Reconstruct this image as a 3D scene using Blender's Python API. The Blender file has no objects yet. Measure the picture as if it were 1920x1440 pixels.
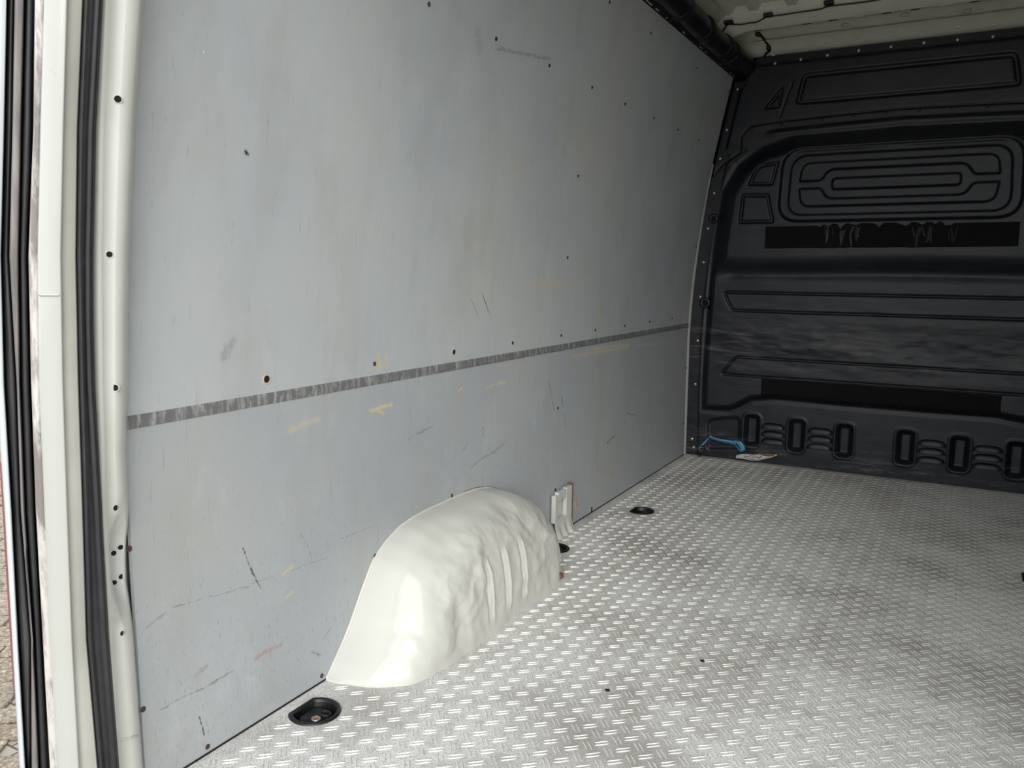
import bpy, bmesh, math, random
import numpy as np
from mathutils import Vector, Matrix

random.seed(7)
rng = np.random.default_rng(7)
S = bpy.context.scene
COL = S.collection

# ------------------------------------------------------------------ camera
# metres; X = across the van from the left lining, Y = forward to the bulkhead, Z = up from the load floor
F = 1526.05
CAM = np.array([1.16, 0.0, 0.8887])
R = np.array([[0.87484718, 0.07525567, -0.47851749],
              [0.48428286, -0.11424983, 0.86741979],
              [0.01060772, -0.99059758, -0.13639617]])
cd = bpy.data.cameras.new('camera')
cam = bpy.data.objects.new('camera', cd)
COL.objects.link(cam)
cd.sensor_width = 36.0
cd.lens = F / 1920 * 36.0
cd.clip_start = 0.02
M = Matrix.Identity(4)
for i in range(3):
    M[i][0] = R[i][0]; M[i][1] = -R[i][1]; M[i][2] = -R[i][2]; M[i][3] = CAM[i]
cam.matrix_world = M
S.camera = cam

# ------------------------------------------------------------------ light: overcast sky through the open rear doors
W = bpy.data.worlds.new('overcast_sky'); S.world = W
W.use_nodes = True
bg = W.node_tree.nodes['Background']
bg.inputs['Color'].default_value = (0.95, 0.98, 1.0, 1)
bg.inputs['Strength'].default_value = 1.0
sd_ = bpy.data.lights.new('veiled_sun', 'SUN'); sd_.energy = 1.1; sd_.angle = math.radians(42); sd_.color = (1.0, .98, .95)
sun = bpy.data.objects.new('veiled_sun', sd_); COL.objects.link(sun)   # low sun behind thin cloud, behind the open doors
AZ, EL = math.radians(28), math.radians(23)
sun.rotation_euler = Vector((-math.sin(AZ) * math.cos(EL), math.cos(AZ) * math.cos(EL), -math.sin(EL))).to_track_quat('-Z', 'Y').to_euler()
S.view_settings.view_transform = 'Standard'
S.view_settings.look = 'None'
S.view_settings.gamma = 1.0
S.view_settings.use_curve_mapping = False
S.view_settings.exposure = 1.1

YB = 3.909       # bulkhead plane
YR = 0.825       # rear end of the linings
XC = 0.865       # centre line of the load space

def ray(px, py): return R @ np.array([px - 960.0, py - 720.0, F])
def onX(px, py, X): r = ray(px, py); return CAM + r * ((X - CAM[0]) / r[0])
def onY(px, py, Y): r = ray(px, py); return CAM + r * (Y / r[1])
def onZ(px, py, Z): r = ray(px, py); return CAM + r * ((Z - CAM[2]) / r[2])

# inward curve of the side wall: X as a function of height
_zt = np.linspace(-0.2, 2.2, 481)
_xt = np.interp(_zt, [-.2, 0, .3, .62, .8, 1.0, 1.35, 1.6, 1.79, 2.2], [0, 0, -.004, -.006, .003, .021, .071, .121, .162, .25])
_k = np.ones(41) / 41
_xt = np.convolve(np.pad(_xt, 20, mode='edge'), _k, mode='valid')
def XW(z): return np.interp(z, _zt, _xt)
def onW(px, py, off=0.0):
    X = 0.0
    for _ in range(12):
        p = onX(px, py, X); X = float(XW(p[2])) + off
    return onX(px, py, X)
def wall_normal(z):
    s = (float(XW(z + .01)) - float(XW(z - .01))) / .02
    return Vector((1, 0, -s)).normalized()

# ------------------------------------------------------------------ helpers
def mesh_obj(name, V, Fc, mat=None, parent=None, smooth=True):
    me = bpy.data.meshes.new(name)
    me.from_pydata([tuple(map(float, v)) for v in V], [], [tuple(map(int, f)) for f in Fc])
    me.update()
    if smooth:
        me.polygons.foreach_set('use_smooth', [True] * len(me.polygons))
    o = bpy.data.objects.new(name, me)
    COL.objects.link(o)
    if mat: me.materials.append(mat)
    if parent: o.parent = parent
    return o

def grid_obj(name, P, mat=None, parent=None, smooth=True, flip=False):
    n, m = P.shape[:2]
    idx = np.arange(n * m).reshape(n, m)
    q = np.stack([idx[:-1, :-1], idx[1:, :-1], idx[1:, 1:], idx[:-1, 1:]], -1).reshape(-1, 4)
    if flip: q = q[:, ::-1]
    me = bpy.data.meshes.new(name)
    me.vertices.add(n * m); me.vertices.foreach_set('co', P.reshape(-1).astype(np.float32))
    me.loops.add(q.size); me.loops.foreach_set('vertex_index', q.reshape(-1).astype(np.int32))
    me.polygons.add(len(q)); me.polygons.foreach_set('loop_start', np.arange(0, q.size, 4, dtype=np.int32))
    me.polygons.foreach_set('use_smooth', np.full(len(q), smooth))
    me.update(calc_edges=True); me.validate()
    o = bpy.data.objects.new(name, me); COL.objects.link(o)
    if mat: me.materials.append(mat)
    if parent: o.parent = parent
    return o

def bm_obj(name, bm, mat=None, parent=None, smooth=False):
    me = bpy.data.meshes.new(name)
    bmesh.ops.recalc_face_normals(bm, faces=bm.faces)
    bm.to_mesh(me); bm.free()
    if smooth: me.polygons.foreach_set('use_smooth', [True] * len(me.polygons))
    o = bpy.data.objects.new(name, me); COL.objects.link(o)
    if mat: me.materials.append(mat)
    if parent: o.parent = parent
    return o

def box(bm, lo, hi, bevel=0.0):
    r = bmesh.ops.create_cube(bm, size=1.0)
    for v in r['verts']:
        v.co = Vector([(lo[i] + hi[i]) / 2 + v.co[i] * (hi[i] - lo[i]) for i in range(3)])
    if bevel:
        es = list({e for v in r['verts'] for e in v.link_edges})
        bmesh.ops.bevel(bm, geom=es, offset=bevel, segments=2, affect='EDGES', profile=.5)

def empty(name, loc=(0, 0, 0)):
    o = bpy.data.objects.new(name, None); COL.objects.link(o); o.location = loc
    o.empty_display_size = .05
    return o

def tag(o, label=None, cat=None, group=None, kind=None):
    if label: o['label'] = label
    if cat: o['category'] = cat
    if group: o['group'] = group
    if kind: o['kind'] = kind
    return o

def tube_pts(path, rad, seg=10):
    """rings round a polyline; rad scalar or list"""
    path = [Vector(p) for p in path]; n = len(path)
    rad = [rad] * n if np.isscalar(rad) else rad
    V, Fc = [], []
    up = Vector((0, 0, 1))
    prev = None
    for i, p in enumerate(path):
        t = (path[min(i + 1, n - 1)] - path[max(i - 1, 0)]).normalized()
        a = prev if prev else (up if abs(t.dot(up)) < .9 else Vector((1, 0, 0)))
        a = (a - t * a.dot(t)).normalized(); prev = a
        b = t.cross(a)
        for k in range(seg):
            w = 2 * math.pi * k / seg
            V.append(p + (a * math.cos(w) + b * math.sin(w)) * rad[i])
    for i in range(n - 1):
        for k in range(seg):
            k2 = (k + 1) % seg
            Fc.append((i * seg + k, i * seg + k2, (i + 1) * seg + k2, (i + 1) * seg + k))
    Fc.append(tuple(range(seg))[::-1]); Fc.append(tuple((n - 1) * seg + k for k in range(seg)))
    return V, Fc

def tube(name, path, rad, mat, parent=None, seg=10):
    V, Fc = tube_pts(path, rad, seg)
    return mesh_obj(name, V, Fc, mat, parent)

def catmull(pts, n=8):
    P = [np.array(p, float) for p in pts]; P = [2 * P[0] - P[1]] + P + [2 * P[-1] - P[-2]]
    out = []
    for i in range(1, len(P) - 2):
        for k in range(n):
            t = k / n
            out.append(.5 * (2 * P[i] + (P[i + 1] - P[i - 1]) * t + (2 * P[i - 1] - 5 * P[i] + 4 * P[i + 1] - P[i + 2]) * t * t + (3 * P[i] - P[i - 1] - 3 * P[i + 1] + P[i + 2]) * t ** 3))
    out.append(P[-2]); return out

def vnoise(x, y, seed=0, oct=3):
    """cheap value noise, vectorised"""
    def base(x, y, s):
        xi = np.floor(x).astype(int); yi = np.floor(y).astype(int); fx = x - xi; fy = y - yi
        fx = fx * fx * (3 - 2 * fx); fy = fy * fy * (3 - 2 * fy)
        def h(a, b):
            v = np.sin(a * 127.1 + b * 311.7 + s * 74.7) * 43758.5453
            return v - np.floor(v)
        return (h(xi, yi) * (1 - fx) + h(xi + 1, yi) * fx) * (1 - fy) + (h(xi, yi + 1) * (1 - fx) + h(xi + 1, yi + 1) * fx) * fy
    o = 0; a = .5
    for k in range(oct):
        o = o + a * (base(x, y, seed + k) * 2 - 1); x = x * 2.03; y = y * 2.03; a *= .5
    return o

def sst(a, b, x):
    t = np.clip((x - a) / (b - a), 0, 1); return t * t * (3 - 2 * t)

def chaikin(P, it=3):
    P = np.array(P, float)
    for _ in range(it):
        Q = np.roll(P, -1, 0)
        P = np.stack([.75 * P + .25 * Q, .25 * P + .75 * Q], 1).reshape(-1, P.shape[1])
    return P

def rounded(P, r, n=5):
    """polygon with each corner replaced by an arc-like curve cutting back r"""
    P = [np.array(p, float) for p in P]; out = []
    m = len(P); r = [r] * m if np.isscalar(r) else r
    for i in range(m):
        a, b, c = P[i - 1], P[i], P[(i + 1) % m]
        u = (a - b); v = (c - b); lu = np.linalg.norm(u); lv = np.linalg.norm(v)
        d = min(r[i], lu * .49, lv * .49)
        p0 = b + u / lu * d; p1 = b + v / lv * d
        for k in range(n + 1):
            t = k / n
            out.append((1 - t) ** 2 * p0 + 2 * t * (1 - t) * b + t * t * p1)
    return np.array(out)

def sdf(P, X, Z):
    """signed distance to polygon, negative inside"""
    P = np.asarray(P, float); n = len(P)
    d2 = np.full(X.shape, 1e9); ins = np.zeros(X.shape, bool)
    for i in range(n):
        a = P[i]; b = P[(i + 1) % n]
        ex, ez = b - a; L = ex * ex + ez * ez + 1e-12
        wx = X - a[0]; wz = Z - a[1]
        t = np.clip((wx * ex + wz * ez) / L, 0, 1)
        d2 = np.minimum(d2, (wx - ex * t) ** 2 + (wz - ez * t) ** 2)
        c = ((a[1] > Z) != (b[1] > Z)) & (X < (b[0] - a[0]) * (Z - a[1]) / (b[1] - a[1] + 1e-15) + a[0])
        ins ^= c
    return np.sqrt(d2) * np.where(ins, -1, 1)

def pline(P, X, Z):
    P = np.asarray(P, float); d2 = np.full(X.shape, 1e9)
    for a, b in zip(P[:-1], P[1:]):
        ex, ez = b - a; L = ex * ex + ez * ez + 1e-12
        t = np.clip(((X - a[0]) * ex + (Z - a[1]) * ez) / L, 0, 1)
        d2 = np.minimum(d2, (X - a[0] - ex * t) ** 2 + (Z - a[1] - ez * t) ** 2)
    return np.sqrt(d2)

# ------------------------------------------------------------------ materials
def srgb(r, g, b):
    f = lambda c: (c / 255) / 12.92 if c / 255 <= .04045 else ((c / 255 + .055) / 1.055) ** 2.4
    return (f(r), f(g), f(b), 1)

class NT:
    def __init__(s, name):
        s.m = bpy.data.materials.new(name); s.m.use_nodes = True
        s.t = s.m.node_tree; s.b = s.t.nodes['Principled BSDF']
        s.geo = s.t.nodes.new('ShaderNodeNewGeometry')
        s.P = s.geo.outputs['Position']
    def n(s, typ, **kw):
        nd = s.t.nodes.new(typ)
        for k, v in kw.items(): setattr(nd, k, v)
        return nd
    def l(s, a, b): s.t.links.new(a, b)
    def mapped(s, scale):
        mp = s.n('ShaderNodeMapping'); mp.inputs['Scale'].default_value = scale; s.l(s.P, mp.inputs['Vector']); return mp.outputs[0]
    def noise(s, scale, detail=4, rough=.6, vec=None, stretch=None):
        nd = s.n('ShaderNodeTexNoise'); nd.inputs['Scale'].default_value = scale; nd.inputs['Detail'].default_value = detail
        nd.inputs['Roughness'].default_value = rough
        s.l(vec if vec else (s.mapped(stretch) if stretch else s.P), nd.inputs['Vector']); return nd.outputs['Fac']
    def ramp(s, fac, stops):
        r = s.n('ShaderNodeValToRGB'); e = r.color_ramp.elements
        while len(e) < len(stops): e.new(.5)
        for el, (p, c) in zip(e, stops): el.position = p; el.color = c if len(c) == 4 else (*c, 1)
        s.l(fac, r.inputs['Fac']); return r.outputs['Color']
    def mix(s, fac, a, b, typ='MIX'):
        m = s.n('ShaderNodeMix', data_type='RGBA', blend_type=typ)
        for sock, v in ((m.inputs[0], fac), (m.inputs[6], a), (m.inputs[7], b)):
            if hasattr(v, 'links') or hasattr(v, 'is_linked'): s.l(v, sock)
            else: sock.default_value = v
        return m.outputs[2]
    def math(s, op, a, b=None, clamp=False):
        m = s.n('ShaderNodeMath', operation=op, use_clamp=clamp)
        for i, v in enumerate((a, b)):
            if v is None: continue
            if hasattr(v, 'is_linked'): s.l(v, m.inputs[i])
            else: m.inputs[i].default_value = v
        return m.outputs[0]
    def bump(s, h, strength=.2, dist=.002):
        b = s.n('ShaderNodeBump'); b.inputs['Strength'].default_value = strength; b.inputs['Distance'].default_value = dist
        s.l(h, b.inputs['Height']); s.l(b.outputs[0], s.b.inputs['Normal'])
    def set(s, base=None, rough=None, metal=None, coat=None, spec=None):
        for k, v in (('Base Color', base), ('Roughness', rough), ('Metallic', metal), ('Coat Weight', coat), ('Specular IOR Level', spec)):
            if v is None: continue
            if hasattr(v, 'is_linked'): s.l(v, s.b.inputs[k])
            else: s.b.inputs[k].default_value = v
        return s

G1 = (0, 0, 0, 1); G2 = (1, 1, 1, 1)
def simple(name, col, rough=.5, metal=0, nscale=40, namt=.15, coat=0, bump=0, spec=.5):
    t = NT(name); nz = t.noise(nscale)
    dark = tuple(c * (1 - namt) for c in col[:3]) + (1,); lite = tuple(min(1, c * (1 + namt)) for c in col[:3]) + (1,)
    t.set(t.ramp(nz, [(.3, dark), (.7, lite)]), rough, metal, coat, spec)
    if bump: t.bump(t.noise(nscale * 3), bump, .002)
    return t.m

# chipped white van paint
def paint(name, col, rough=.22, chips=.0, dirt=.12):
    t = NT(name)
    d = t.ramp(t.noise(9, 5), [(.42, G1), (.75, G2)])
    c = t.mix(t.math('MULTIPLY', d, dirt), col, srgb(150, 146, 130))
    if chips:
        k = t.ramp(t.noise(38, 6, .7), [(.68, G1), (.70, G2)])
        c = t.mix(t.math('MULTIPLY', k, chips), c, srgb(120, 112, 105))
    t.set(c, rough, 0, .25, .5); t.b.inputs['Coat Roughness'].default_value = .05
    return t.m
M_paint = paint('white_body_paint', srgb(200, 201, 195), .25)
M_jamb = paint('white_jamb_paint', srgb(171, 172, 167), .3, .25)
M_cream = paint('dusty_channel_paint', srgb(190, 189, 181), .45, .2, .3)
M_arch = paint('glossy_arch_paint', srgb(200, 200, 193), .12, .0, .06)
M_roof = paint('roof_paint', srgb(206, 205, 192), .4, .0, .25)
M_side = paint('outer_body_paint', srgb(190, 196, 198), .15)

t = NT('worn_edge_paint')
k = t.ramp(t.noise(26, 5, .7, stretch=(1, 1, .25)), [(.42, G1), (.56, G2)])
t.set(t.mix(k, srgb(186, 183, 179), srgb(118, 113, 110)), .45); M_edge = t.m

M_rubber = simple('black_rubber', srgb(34, 34, 36), .55, 0, 30, .3, 0, .1)
t = NT('dusty_rubber')
k = t.ramp(t.noise(14, 6, .7, stretch=(1, 1, .12)), [(.45, G1), (.8, G2)])
t.set(t.mix(t.math('MULTIPLY', k, .5), srgb(30, 30, 32), srgb(104, 102, 100)), .5); M_rubber2 = t.m
t = NT('grey_rubber_rib')
k = t.ramp(t.noise(18, 6, .7, stretch=(1, 1, .2)), [(.35, G1), (.7, G2)])
t.set(t.mix(k, srgb(70, 68, 68), srgb(132, 126, 124)), .5); M_rib = t.m

M_plastic_dark = simple('dark_plastic', srgb(16, 17, 19), .42, 0, 50, .3)
M_hole = simple('dark_hole', (.004, .004, .004, 1), .9)  # flat black in place of the shade inside holes and slots
M_rust = simple('rusty_screw', srgb(84, 56, 46), .7, .2, 200, .4)
M_dscrew = simple('dark_screw', srgb(52, 46, 44), .5, .4, 200, .4)
M_rivet = simple('zinc_rivet', srgb(176, 176, 170), .3, .7, 90, .15)
M_wood = simple('raw_plywood_edge', srgb(120, 84, 58), .8, 0, 60, .3)
M_tan = simple('bare_wood_rim', srgb(196, 176, 148), .8, 0, 60, .2)
M_cable = simple('black_cable', srgb(14, 14, 15), .5)
M_trunk = simple('black_trunking', srgb(13, 13, 15), .38, 0, 25, .3)

# moulded plastic bulkhead, scuffed
t = NT('bulkhead_plastic')
sx = t.ramp(t.noise(5, 8, .75, stretch=(1, 1, 9)), [(.53, G1), (.68, G2)])
sep = t.n('ShaderNodeSeparateXYZ'); t.l(t.P, sep.inputs[0])
band = t.math('MULTIPLY', t.ramp(sep.outputs['Z'], [(.0, G1), (.05, (.5,)*3 + (1,)), (.12, G1)]), 0.0)
z1 = t.math('SUBTRACT', 1, t.math('MULTIPLY', t.math('ABSOLUTE', t.math('SUBTRACT', sep.outputs['Z'], .56)), 6), True)
z2 = t.math('SUBTRACT', 1, t.math('MULTIPLY', t.math('ABSOLUTE', t.math('SUBTRACT', sep.outputs['Z'], .04)), 9), True)
wear = t.math('MULTIPLY', sx, t.math('ADD', t.math('MULTIPLY', t.math('ADD', z1, z2), .8), .1), True)
fine = t.ramp(t.noise(22, 5, .7), [(.3, srgb(9, 12, 23)), (.75, srgb(17, 20, 29))])
t.set(t.mix(wear, fine, srgb(104, 103, 102)), t.mix(wear, (.45,) * 3 + (1,), (.6,) * 3 + (1,)), 0, None, .46)
t.bump(t.noise(900, 2), .08, .0006)
M_bulk = t.m

t = NT('worn_grip_tape')
k = t.ramp(t.noise(30, 8, .75), [(.62, G1), (.74, G2)])
t.set(t.mix(t.math('MULTIPLY', k, .6), srgb(9, 9, 10), srgb(52, 50, 47)), .85, 0, None, .25)
t.bump(t.noise(300, 4), .5, .002); M_tape = t.m
M_shred = simple('torn_tape', srgb(40, 40, 41), .4, 0, 90, .6)

# aluminium tread plate
t = NT('dirty_tread_plate')
sp = t.noise(420, 3, .8); sp2 = t.noise(150, 4, .75); big = t.noise(2.3, 5, .6); mid = t.noise(13, 5, .65)
c = t.mix(t.ramp(sp, [(.36, G1), (.56, G2)]), srgb(150, 148, 144), srgb(250, 249, 247))
c = t.mix(t.math('MULTIPLY', t.ramp(sp2, [(.52, G1), (.64, G2)]), .55), c, srgb(128, 124, 119))
c = t.mix(t.math('MULTIPLY', t.ramp(big, [(.46, G1), (.64, G2)]), .62), c, srgb(142, 136, 128))
c = t.mix(t.math('MULTIPLY', t.ramp(mid, [(.5, G1), (.70, G2)]), .5), c, srgb(160, 155, 148))
t.set(c, t.mix(sp, (.36,) * 3 + (1,), (.65,) * 3 + (1,)), .08); t.bump(sp, .7, .0012); M_floor = t.m
t = NT('polished_tread_ridge')
k = t.ramp(t.noise(120, 3, .7), [(.35, G1), (.7, G2)])
t.set(t.mix(k, srgb(206, 204, 199), srgb(242, 240, 234)), .44, .4); M_ridge = t.m

# --------------------------------------------------------------------------- wall lining material with its own scratches and stains
grp = bpy.data.node_groups.new('scratch', 'ShaderNodeTree')
for nm, ty in (('P', 'NodeSocketVector'), ('A', 'NodeSocketVector'), ('AB', 'NodeSocketVector'), ('InvL2', 'NodeSocketFloat'), ('Width', 'NodeSocketFloat'), ('Break', 'NodeSocketFloat')):
    grp.interface.new_socket(nm, in_out='INPUT', socket_type=ty)
for nm, ty in (('Col', 'NodeSocketColor'), ('Mark', 'NodeSocketColor'), ('Amount', 'NodeSocketFloat')):
    grp.interface.new_socket(nm, in_out='INPUT', socket_type=ty)
grp.interface.new_socket('Col', in_out='OUTPUT', socket_type='NodeSocketColor')
gi = grp.nodes.new('NodeGroupInput'); go = grp.nodes.new('NodeGroupOutput')
def gv(op, a, b=None):
    n = grp.nodes.new('ShaderNodeVectorMath'); n.operation = op
    grp.links.new(a, n.inputs[0])
    if b is not None: grp.links.new(b, n.inputs['Scale' if op == 'SCALE' else 1])
    return n
def gm(op, a, b, clamp=False):
    n = grp.nodes.new('ShaderNodeMath'); n.operation = op; n.use_clamp = clamp
    for i, v in enumerate((a, b)):
        if hasattr(v, 'is_linked'): grp.links.new(v, n.inputs[i])
        else: n.inputs[i].default_value = v
    return n.outputs[0]
ser = grp.nodes.new('ShaderNodeVectorMath'); ser.operation = 'MULTIPLY_ADD'   # keeps the marks evaluated one after the other
grp.links.new(gi.outputs['Col'], ser.inputs[0]); ser.inputs[1].default_value = (1e-8,) * 3; grp.links.new(gi.outputs['P'], ser.inputs[2])
ap = gv('SUBTRACT', ser.outputs[0], gi.outputs['A']).outputs[0]
dt = gv('DOT_PRODUCT', ap, gi.outputs['AB']).outputs['Value']
h = gm('MULTIPLY', dt, gi.outputs['InvL2'], True)
cl = gv('SCALE', gi.outputs['AB'], h).outputs[0]
ds = gv('DISTANCE', ap, cl).outputs['Value']
q = gm('DIVIDE', ds, gi.outputs['Width'])
q = gm('SUBTRACT', 1.0, q)
q = gm('ADD', q, gi.outputs['Break'])
q = gm('MULTIPLY', q, 1.6, True)
q = gm('MULTIPLY', q, gi.outputs['Amount'])
gx = grp.nodes.new('ShaderNodeMix'); gx.data_type = 'RGBA'
grp.links.new(q, gx.inputs[0]); grp.links.new(gi.outputs['Col'], gx.inputs[6]); grp.links.new(gi.outputs['Mark'], gx.inputs[7])
grp.links.new(gx.outputs[2], go.inputs['Col'])

dk = srgb(58, 60, 62); lt = srgb(186, 188, 184); tn = srgb(200, 188, 152); pk = srgb(168, 118, 118); og = srgb(186, 134, 84); br = srgb(126, 112, 100)
MARKS = [((455, 1030), (488, 1104), 3.2, dk, .9), ((462, 284), (464, 289), 6, srgb(34, 34, 36), 1), ((381, 96), (382, 99), 3.5, srgb(235, 235, 230), 1),
 ((903, 549), (922, 597), 2.5, dk, .8), ((884, 561), (898, 599), 2.5, dk, .7), ((1029, 711), (1039, 772), 2.6, dk, .8), ((1053, 745), (1061, 804), 3, dk, .9),
 ((1139, 830), (1151, 818), 6, dk, .8), ((1175, 775), (1197, 779), 3, dk, .6), ((1194, 745), (1197, 796), 3, dk, .5), ((906, 801), (906, 820), 3, dk, .6),
 ((1119, 830), (1120, 884), 3, dk, .6), ((882, 876), (949, 830), 5, dk, .35), ((311, 1142), (472, 1098), 2.0, dk, .34), ((472, 1094), (617, 1045), 2.0, dk, .26),
 ((272, 1180), (311, 1150), 4, dk, .25), ((300, 1331), (400, 1280), 2.2, dk, .42), ((400, 1280), (436, 1259), 4, br, .7), ((373, 1345), (383, 1377), 2.2, dk, .8),
 ((566, 997), (584, 1049), 2.2, dk, .5), ((482, 1232), (526, 1207), 8, pk, .5), ((583, 1220), (600, 1228), 4, dk, .5), ((711, 664), (713, 690), 7, tn, .8), ((724, 662), (725, 680), 5, tn, .8),
 ((700, 690), (730, 684), 6, tn, .6), ((695, 768), (735, 760), 9, tn, .75), ((712, 772), (720, 774), 7, tn, .6), ((545, 806), (594, 787), 11, tn, .4), ((858, 733), (867, 728), 5, tn, .7), ((912, 725), (948, 716), 6, tn, .5),
 ((1002, 530), (1064, 532), 22, tn, .28), ((1120, 558), (1126, 600), 22, tn, .22), ((1072, 668), (1180, 650), 8, tn, .5), ((1110, 655), (1180, 645), 9, tn, .45), ((1190, 648), (1252, 641), 7, tn, .45), ((1048, 632), (1165, 612), 4, lt, .7),
 ((1081, 934), (1082, 950), 8, og, 1), ((1068, 950), (1078, 944), 14, tn, .5), ((1147, 882), (1148, 902), 4, og, 1), ((1170, 790), (1171, 796), 4, srgb(176, 110, 70), 1),
 ((855, 212), (861, 176), 5, lt, .6), ((862, 210), (869, 176), 5, lt, .6), ((822, 250), (826, 216), 18, lt, .3), ((850, 262), (852, 240), 9, lt, .4), ((836, 364), (854, 300), 4, lt, .25),
 ((1082, 232), (1140, 165), 5, lt, .35), ((930, 90), (1030, 110), 7, dk, .35), ((895, 60), (900, 90), 20, dk, .15), ((947, 265), (955, 300), 5, tn, .45), ((965, 300), (975, 330), 24, tn, .22), ((1090, 240), (1094, 300), 40, tn, .14),
 ((1012, 10), (1024, 13), 8, lt, .4), ((1064, 20), (1068, 21), 5, lt, .4), ((420, 668), (436, 640), 16, srgb(120, 116, 116), .35), ((530, 1075), (546, 1062), 7, tn, .5), ((532, 1124), (550, 1110), 5, tn, .55), ((371, 1265), (385, 1250), 10, br, .4),
 ((1003, 534), (1004, 540), 6, tn, .9), ((780, 815), (810, 800), 4, dk, .35), ((760, 835), (772, 815), 3, dk, .4), ((868, 845), (878, 830), 3, dk, .5), ((606, 1200), (618, 1180), 3, dk, .4), ((640, 1010), (700, 985), 2.5, dk, .3), ((1240, 760), (1243, 752), 6, dk, .5)]
def plywood(name, marks, tint=1.0):
    t = NT(name)
    blot = t.noise(1.7, 6, .62); blot2 = t.noise(6, 5, .65)
    grain = t.noise(110, 4, .7, stretch=(1, 1, .06))
    base = t.ramp(blot, [(.30, srgb(168, 174, 179)), (.5, srgb(177, 182, 184)), (.72, srgb(182, 184, 181))])
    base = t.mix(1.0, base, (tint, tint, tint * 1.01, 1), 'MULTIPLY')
    base = t.mix(t.math('MULTIPLY', t.ramp(blot2, [(.5, G1), (.8, G2)]), .25), base, srgb(166, 165, 157))
    streak = t.noise(7, 5, .6, stretch=(1, 1, .35))
    base = t.mix(t.math('MULTIPLY', t.ramp(streak, [(.5, G1), (.72, G2)]), .38), base, srgb(158, 156, 147))
    base = t.mix(t.math('MULTIPLY', t.ramp(t.noise(11, 5, .65, stretch=(1, 1, .5)), [(.55, G1), (.75, G2)]), .3), base, srgb(192, 197, 199))
    gm1 = t.ramp(grain, [(.62, G1), (.72, G2)])
    base = t.mix(t.math('MULTIPLY', gm1, .3), base, srgb(112, 115, 118))
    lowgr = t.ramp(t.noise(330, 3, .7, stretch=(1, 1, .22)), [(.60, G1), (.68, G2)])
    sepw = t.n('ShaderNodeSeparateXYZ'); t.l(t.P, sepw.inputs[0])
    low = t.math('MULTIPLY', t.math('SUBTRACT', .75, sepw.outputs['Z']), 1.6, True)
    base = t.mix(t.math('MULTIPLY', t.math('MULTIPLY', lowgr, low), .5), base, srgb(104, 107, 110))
    brk = t.math('MULTIPLY', t.math('SUBTRACT', t.noise(90, 5, .8), .55), 3.6)
    Pn = t.n('ShaderNodeVectorMath', operation='ADD'); wob = t.n('ShaderNodeTexNoise'); wob.inputs['Scale'].default_value = 22
    t.l(t.P, wob.inputs['Vector'])
    ws = t.n('ShaderNodeVectorMath', operation='MULTIPLY_ADD'); t.l(wob.outputs['Color'], ws.inputs[0]); ws.inputs[1].default_value = (.012,) * 3; ws.inputs[2].default_value = (-.006,) * 3
    t.l(t.P, Pn.inputs[0]); t.l(ws.outputs[0], Pn.inputs[1])
    col = base
    for a, b, w, c, amt in marks:
        A = onW(*a); B = onW(*b); AB = B - A
        g = t.n('ShaderNodeGroup'); g.node_tree = grp
        t.l(Pn.outputs[0], g.inputs['P']); t.l(col, g.inputs['Col']); g.inputs['A'].default_value = A; g.inputs['AB'].default_value = AB
        g.inputs['InvL2'].default_value = 1 / float(AB @ AB + 1e-9); g.inputs['Width'].default_value = w * .001; t.l(brk, g.inputs['Break'])
        g.inputs['Amount'].default_value = min(1, amt * (1.35 if c in (tn, lt) else 1)); g.inputs['Mark'].default_value = c
        col = g.outputs['Col']
    t.set(col, t.ramp(blot2, [(.3, (.36,) * 3), (.7, (.5,) * 3)]), 0, None, .45)
    t.bump(t.math('ADD', grain, t.math('MULTIPLY', lowgr, -.5)), .12, .001)
    return t.m
UPM = [m for m in MARKS if onW(*m[0])[2] > .64]; LOM = [m for m in MARKS if onW(*m[0])[2] <= .64]
# each stretch of board only evaluates the marks that lie on it
PLY_Y = [.825, 1.05, 1.25, 1.50, 1.80, 2.10, 2.45, 2.80, 3.20, 3.875]
def stretch(marks, y0, y1):
    out = []
    for m in marks:
        ya, yb_ = sorted((onW(*m[0])[1], onW(*m[1])[1])); r = m[2] * .004 + .02
        if yb_ + r > y0 and ya - r < y1: out.append(m)
    return out
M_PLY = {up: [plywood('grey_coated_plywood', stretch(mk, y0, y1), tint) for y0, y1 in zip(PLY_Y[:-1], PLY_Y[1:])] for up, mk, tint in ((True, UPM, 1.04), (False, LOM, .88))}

t = NT('scuffed_zinc_strip')
k = t.ramp(t.noise(70, 6, .75, stretch=(1, 1, .25)), [(.48, G1), (.66, G2)])
t.set(t.mix(k, srgb(122, 123, 122), srgb(184, 185, 185)), .45, .25); M_strip = t.m

# ================================================================== STRUCTURE
XR = 2 * XC
# ---- floor plate with cut-outs for the lashing cups
CUPS = [(.070, 1.163), (.153, 2.846), (.056, 2.300), (1.412, 2.785)]
def d_outline(r, flat=.74, n=26):
    a0 = math.acos(-flat)
    pts = [(r * math.cos(a), r * math.sin(a)) for a in np.linspace(-a0, a0, n)]
    return pts
bm = bmesh.new()
def loop(pts):
    vs = [bm.verts.new((x, y, 0)) for x, y in pts]
    for i in range(len(vs)): bm.edges.new((vs[i], vs[(i + 1) % len(vs)]))
loop([(-.03, .72), (XR + .03, .72), (XR + .03, 3.95), (-.03, 3.95)])
CUPR = [.050, .046, .046, .050]
for (cx, cy), r in zip(CUPS, CUPR):
    loop([(cx + x, cy + y) for x, y in d_outline(r * .93)])
bmesh.ops.triangle_fill(bm, use_beauty=True, use_dissolve=False, edges=bm.edges[:])
for f in bm.faces:
    if f.normal.z < 0: f.normal_flip()
me = bpy.data.meshes.new('floor'); bm.to_mesh(me); bm.free(); me.materials.append(M_floor)
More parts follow.
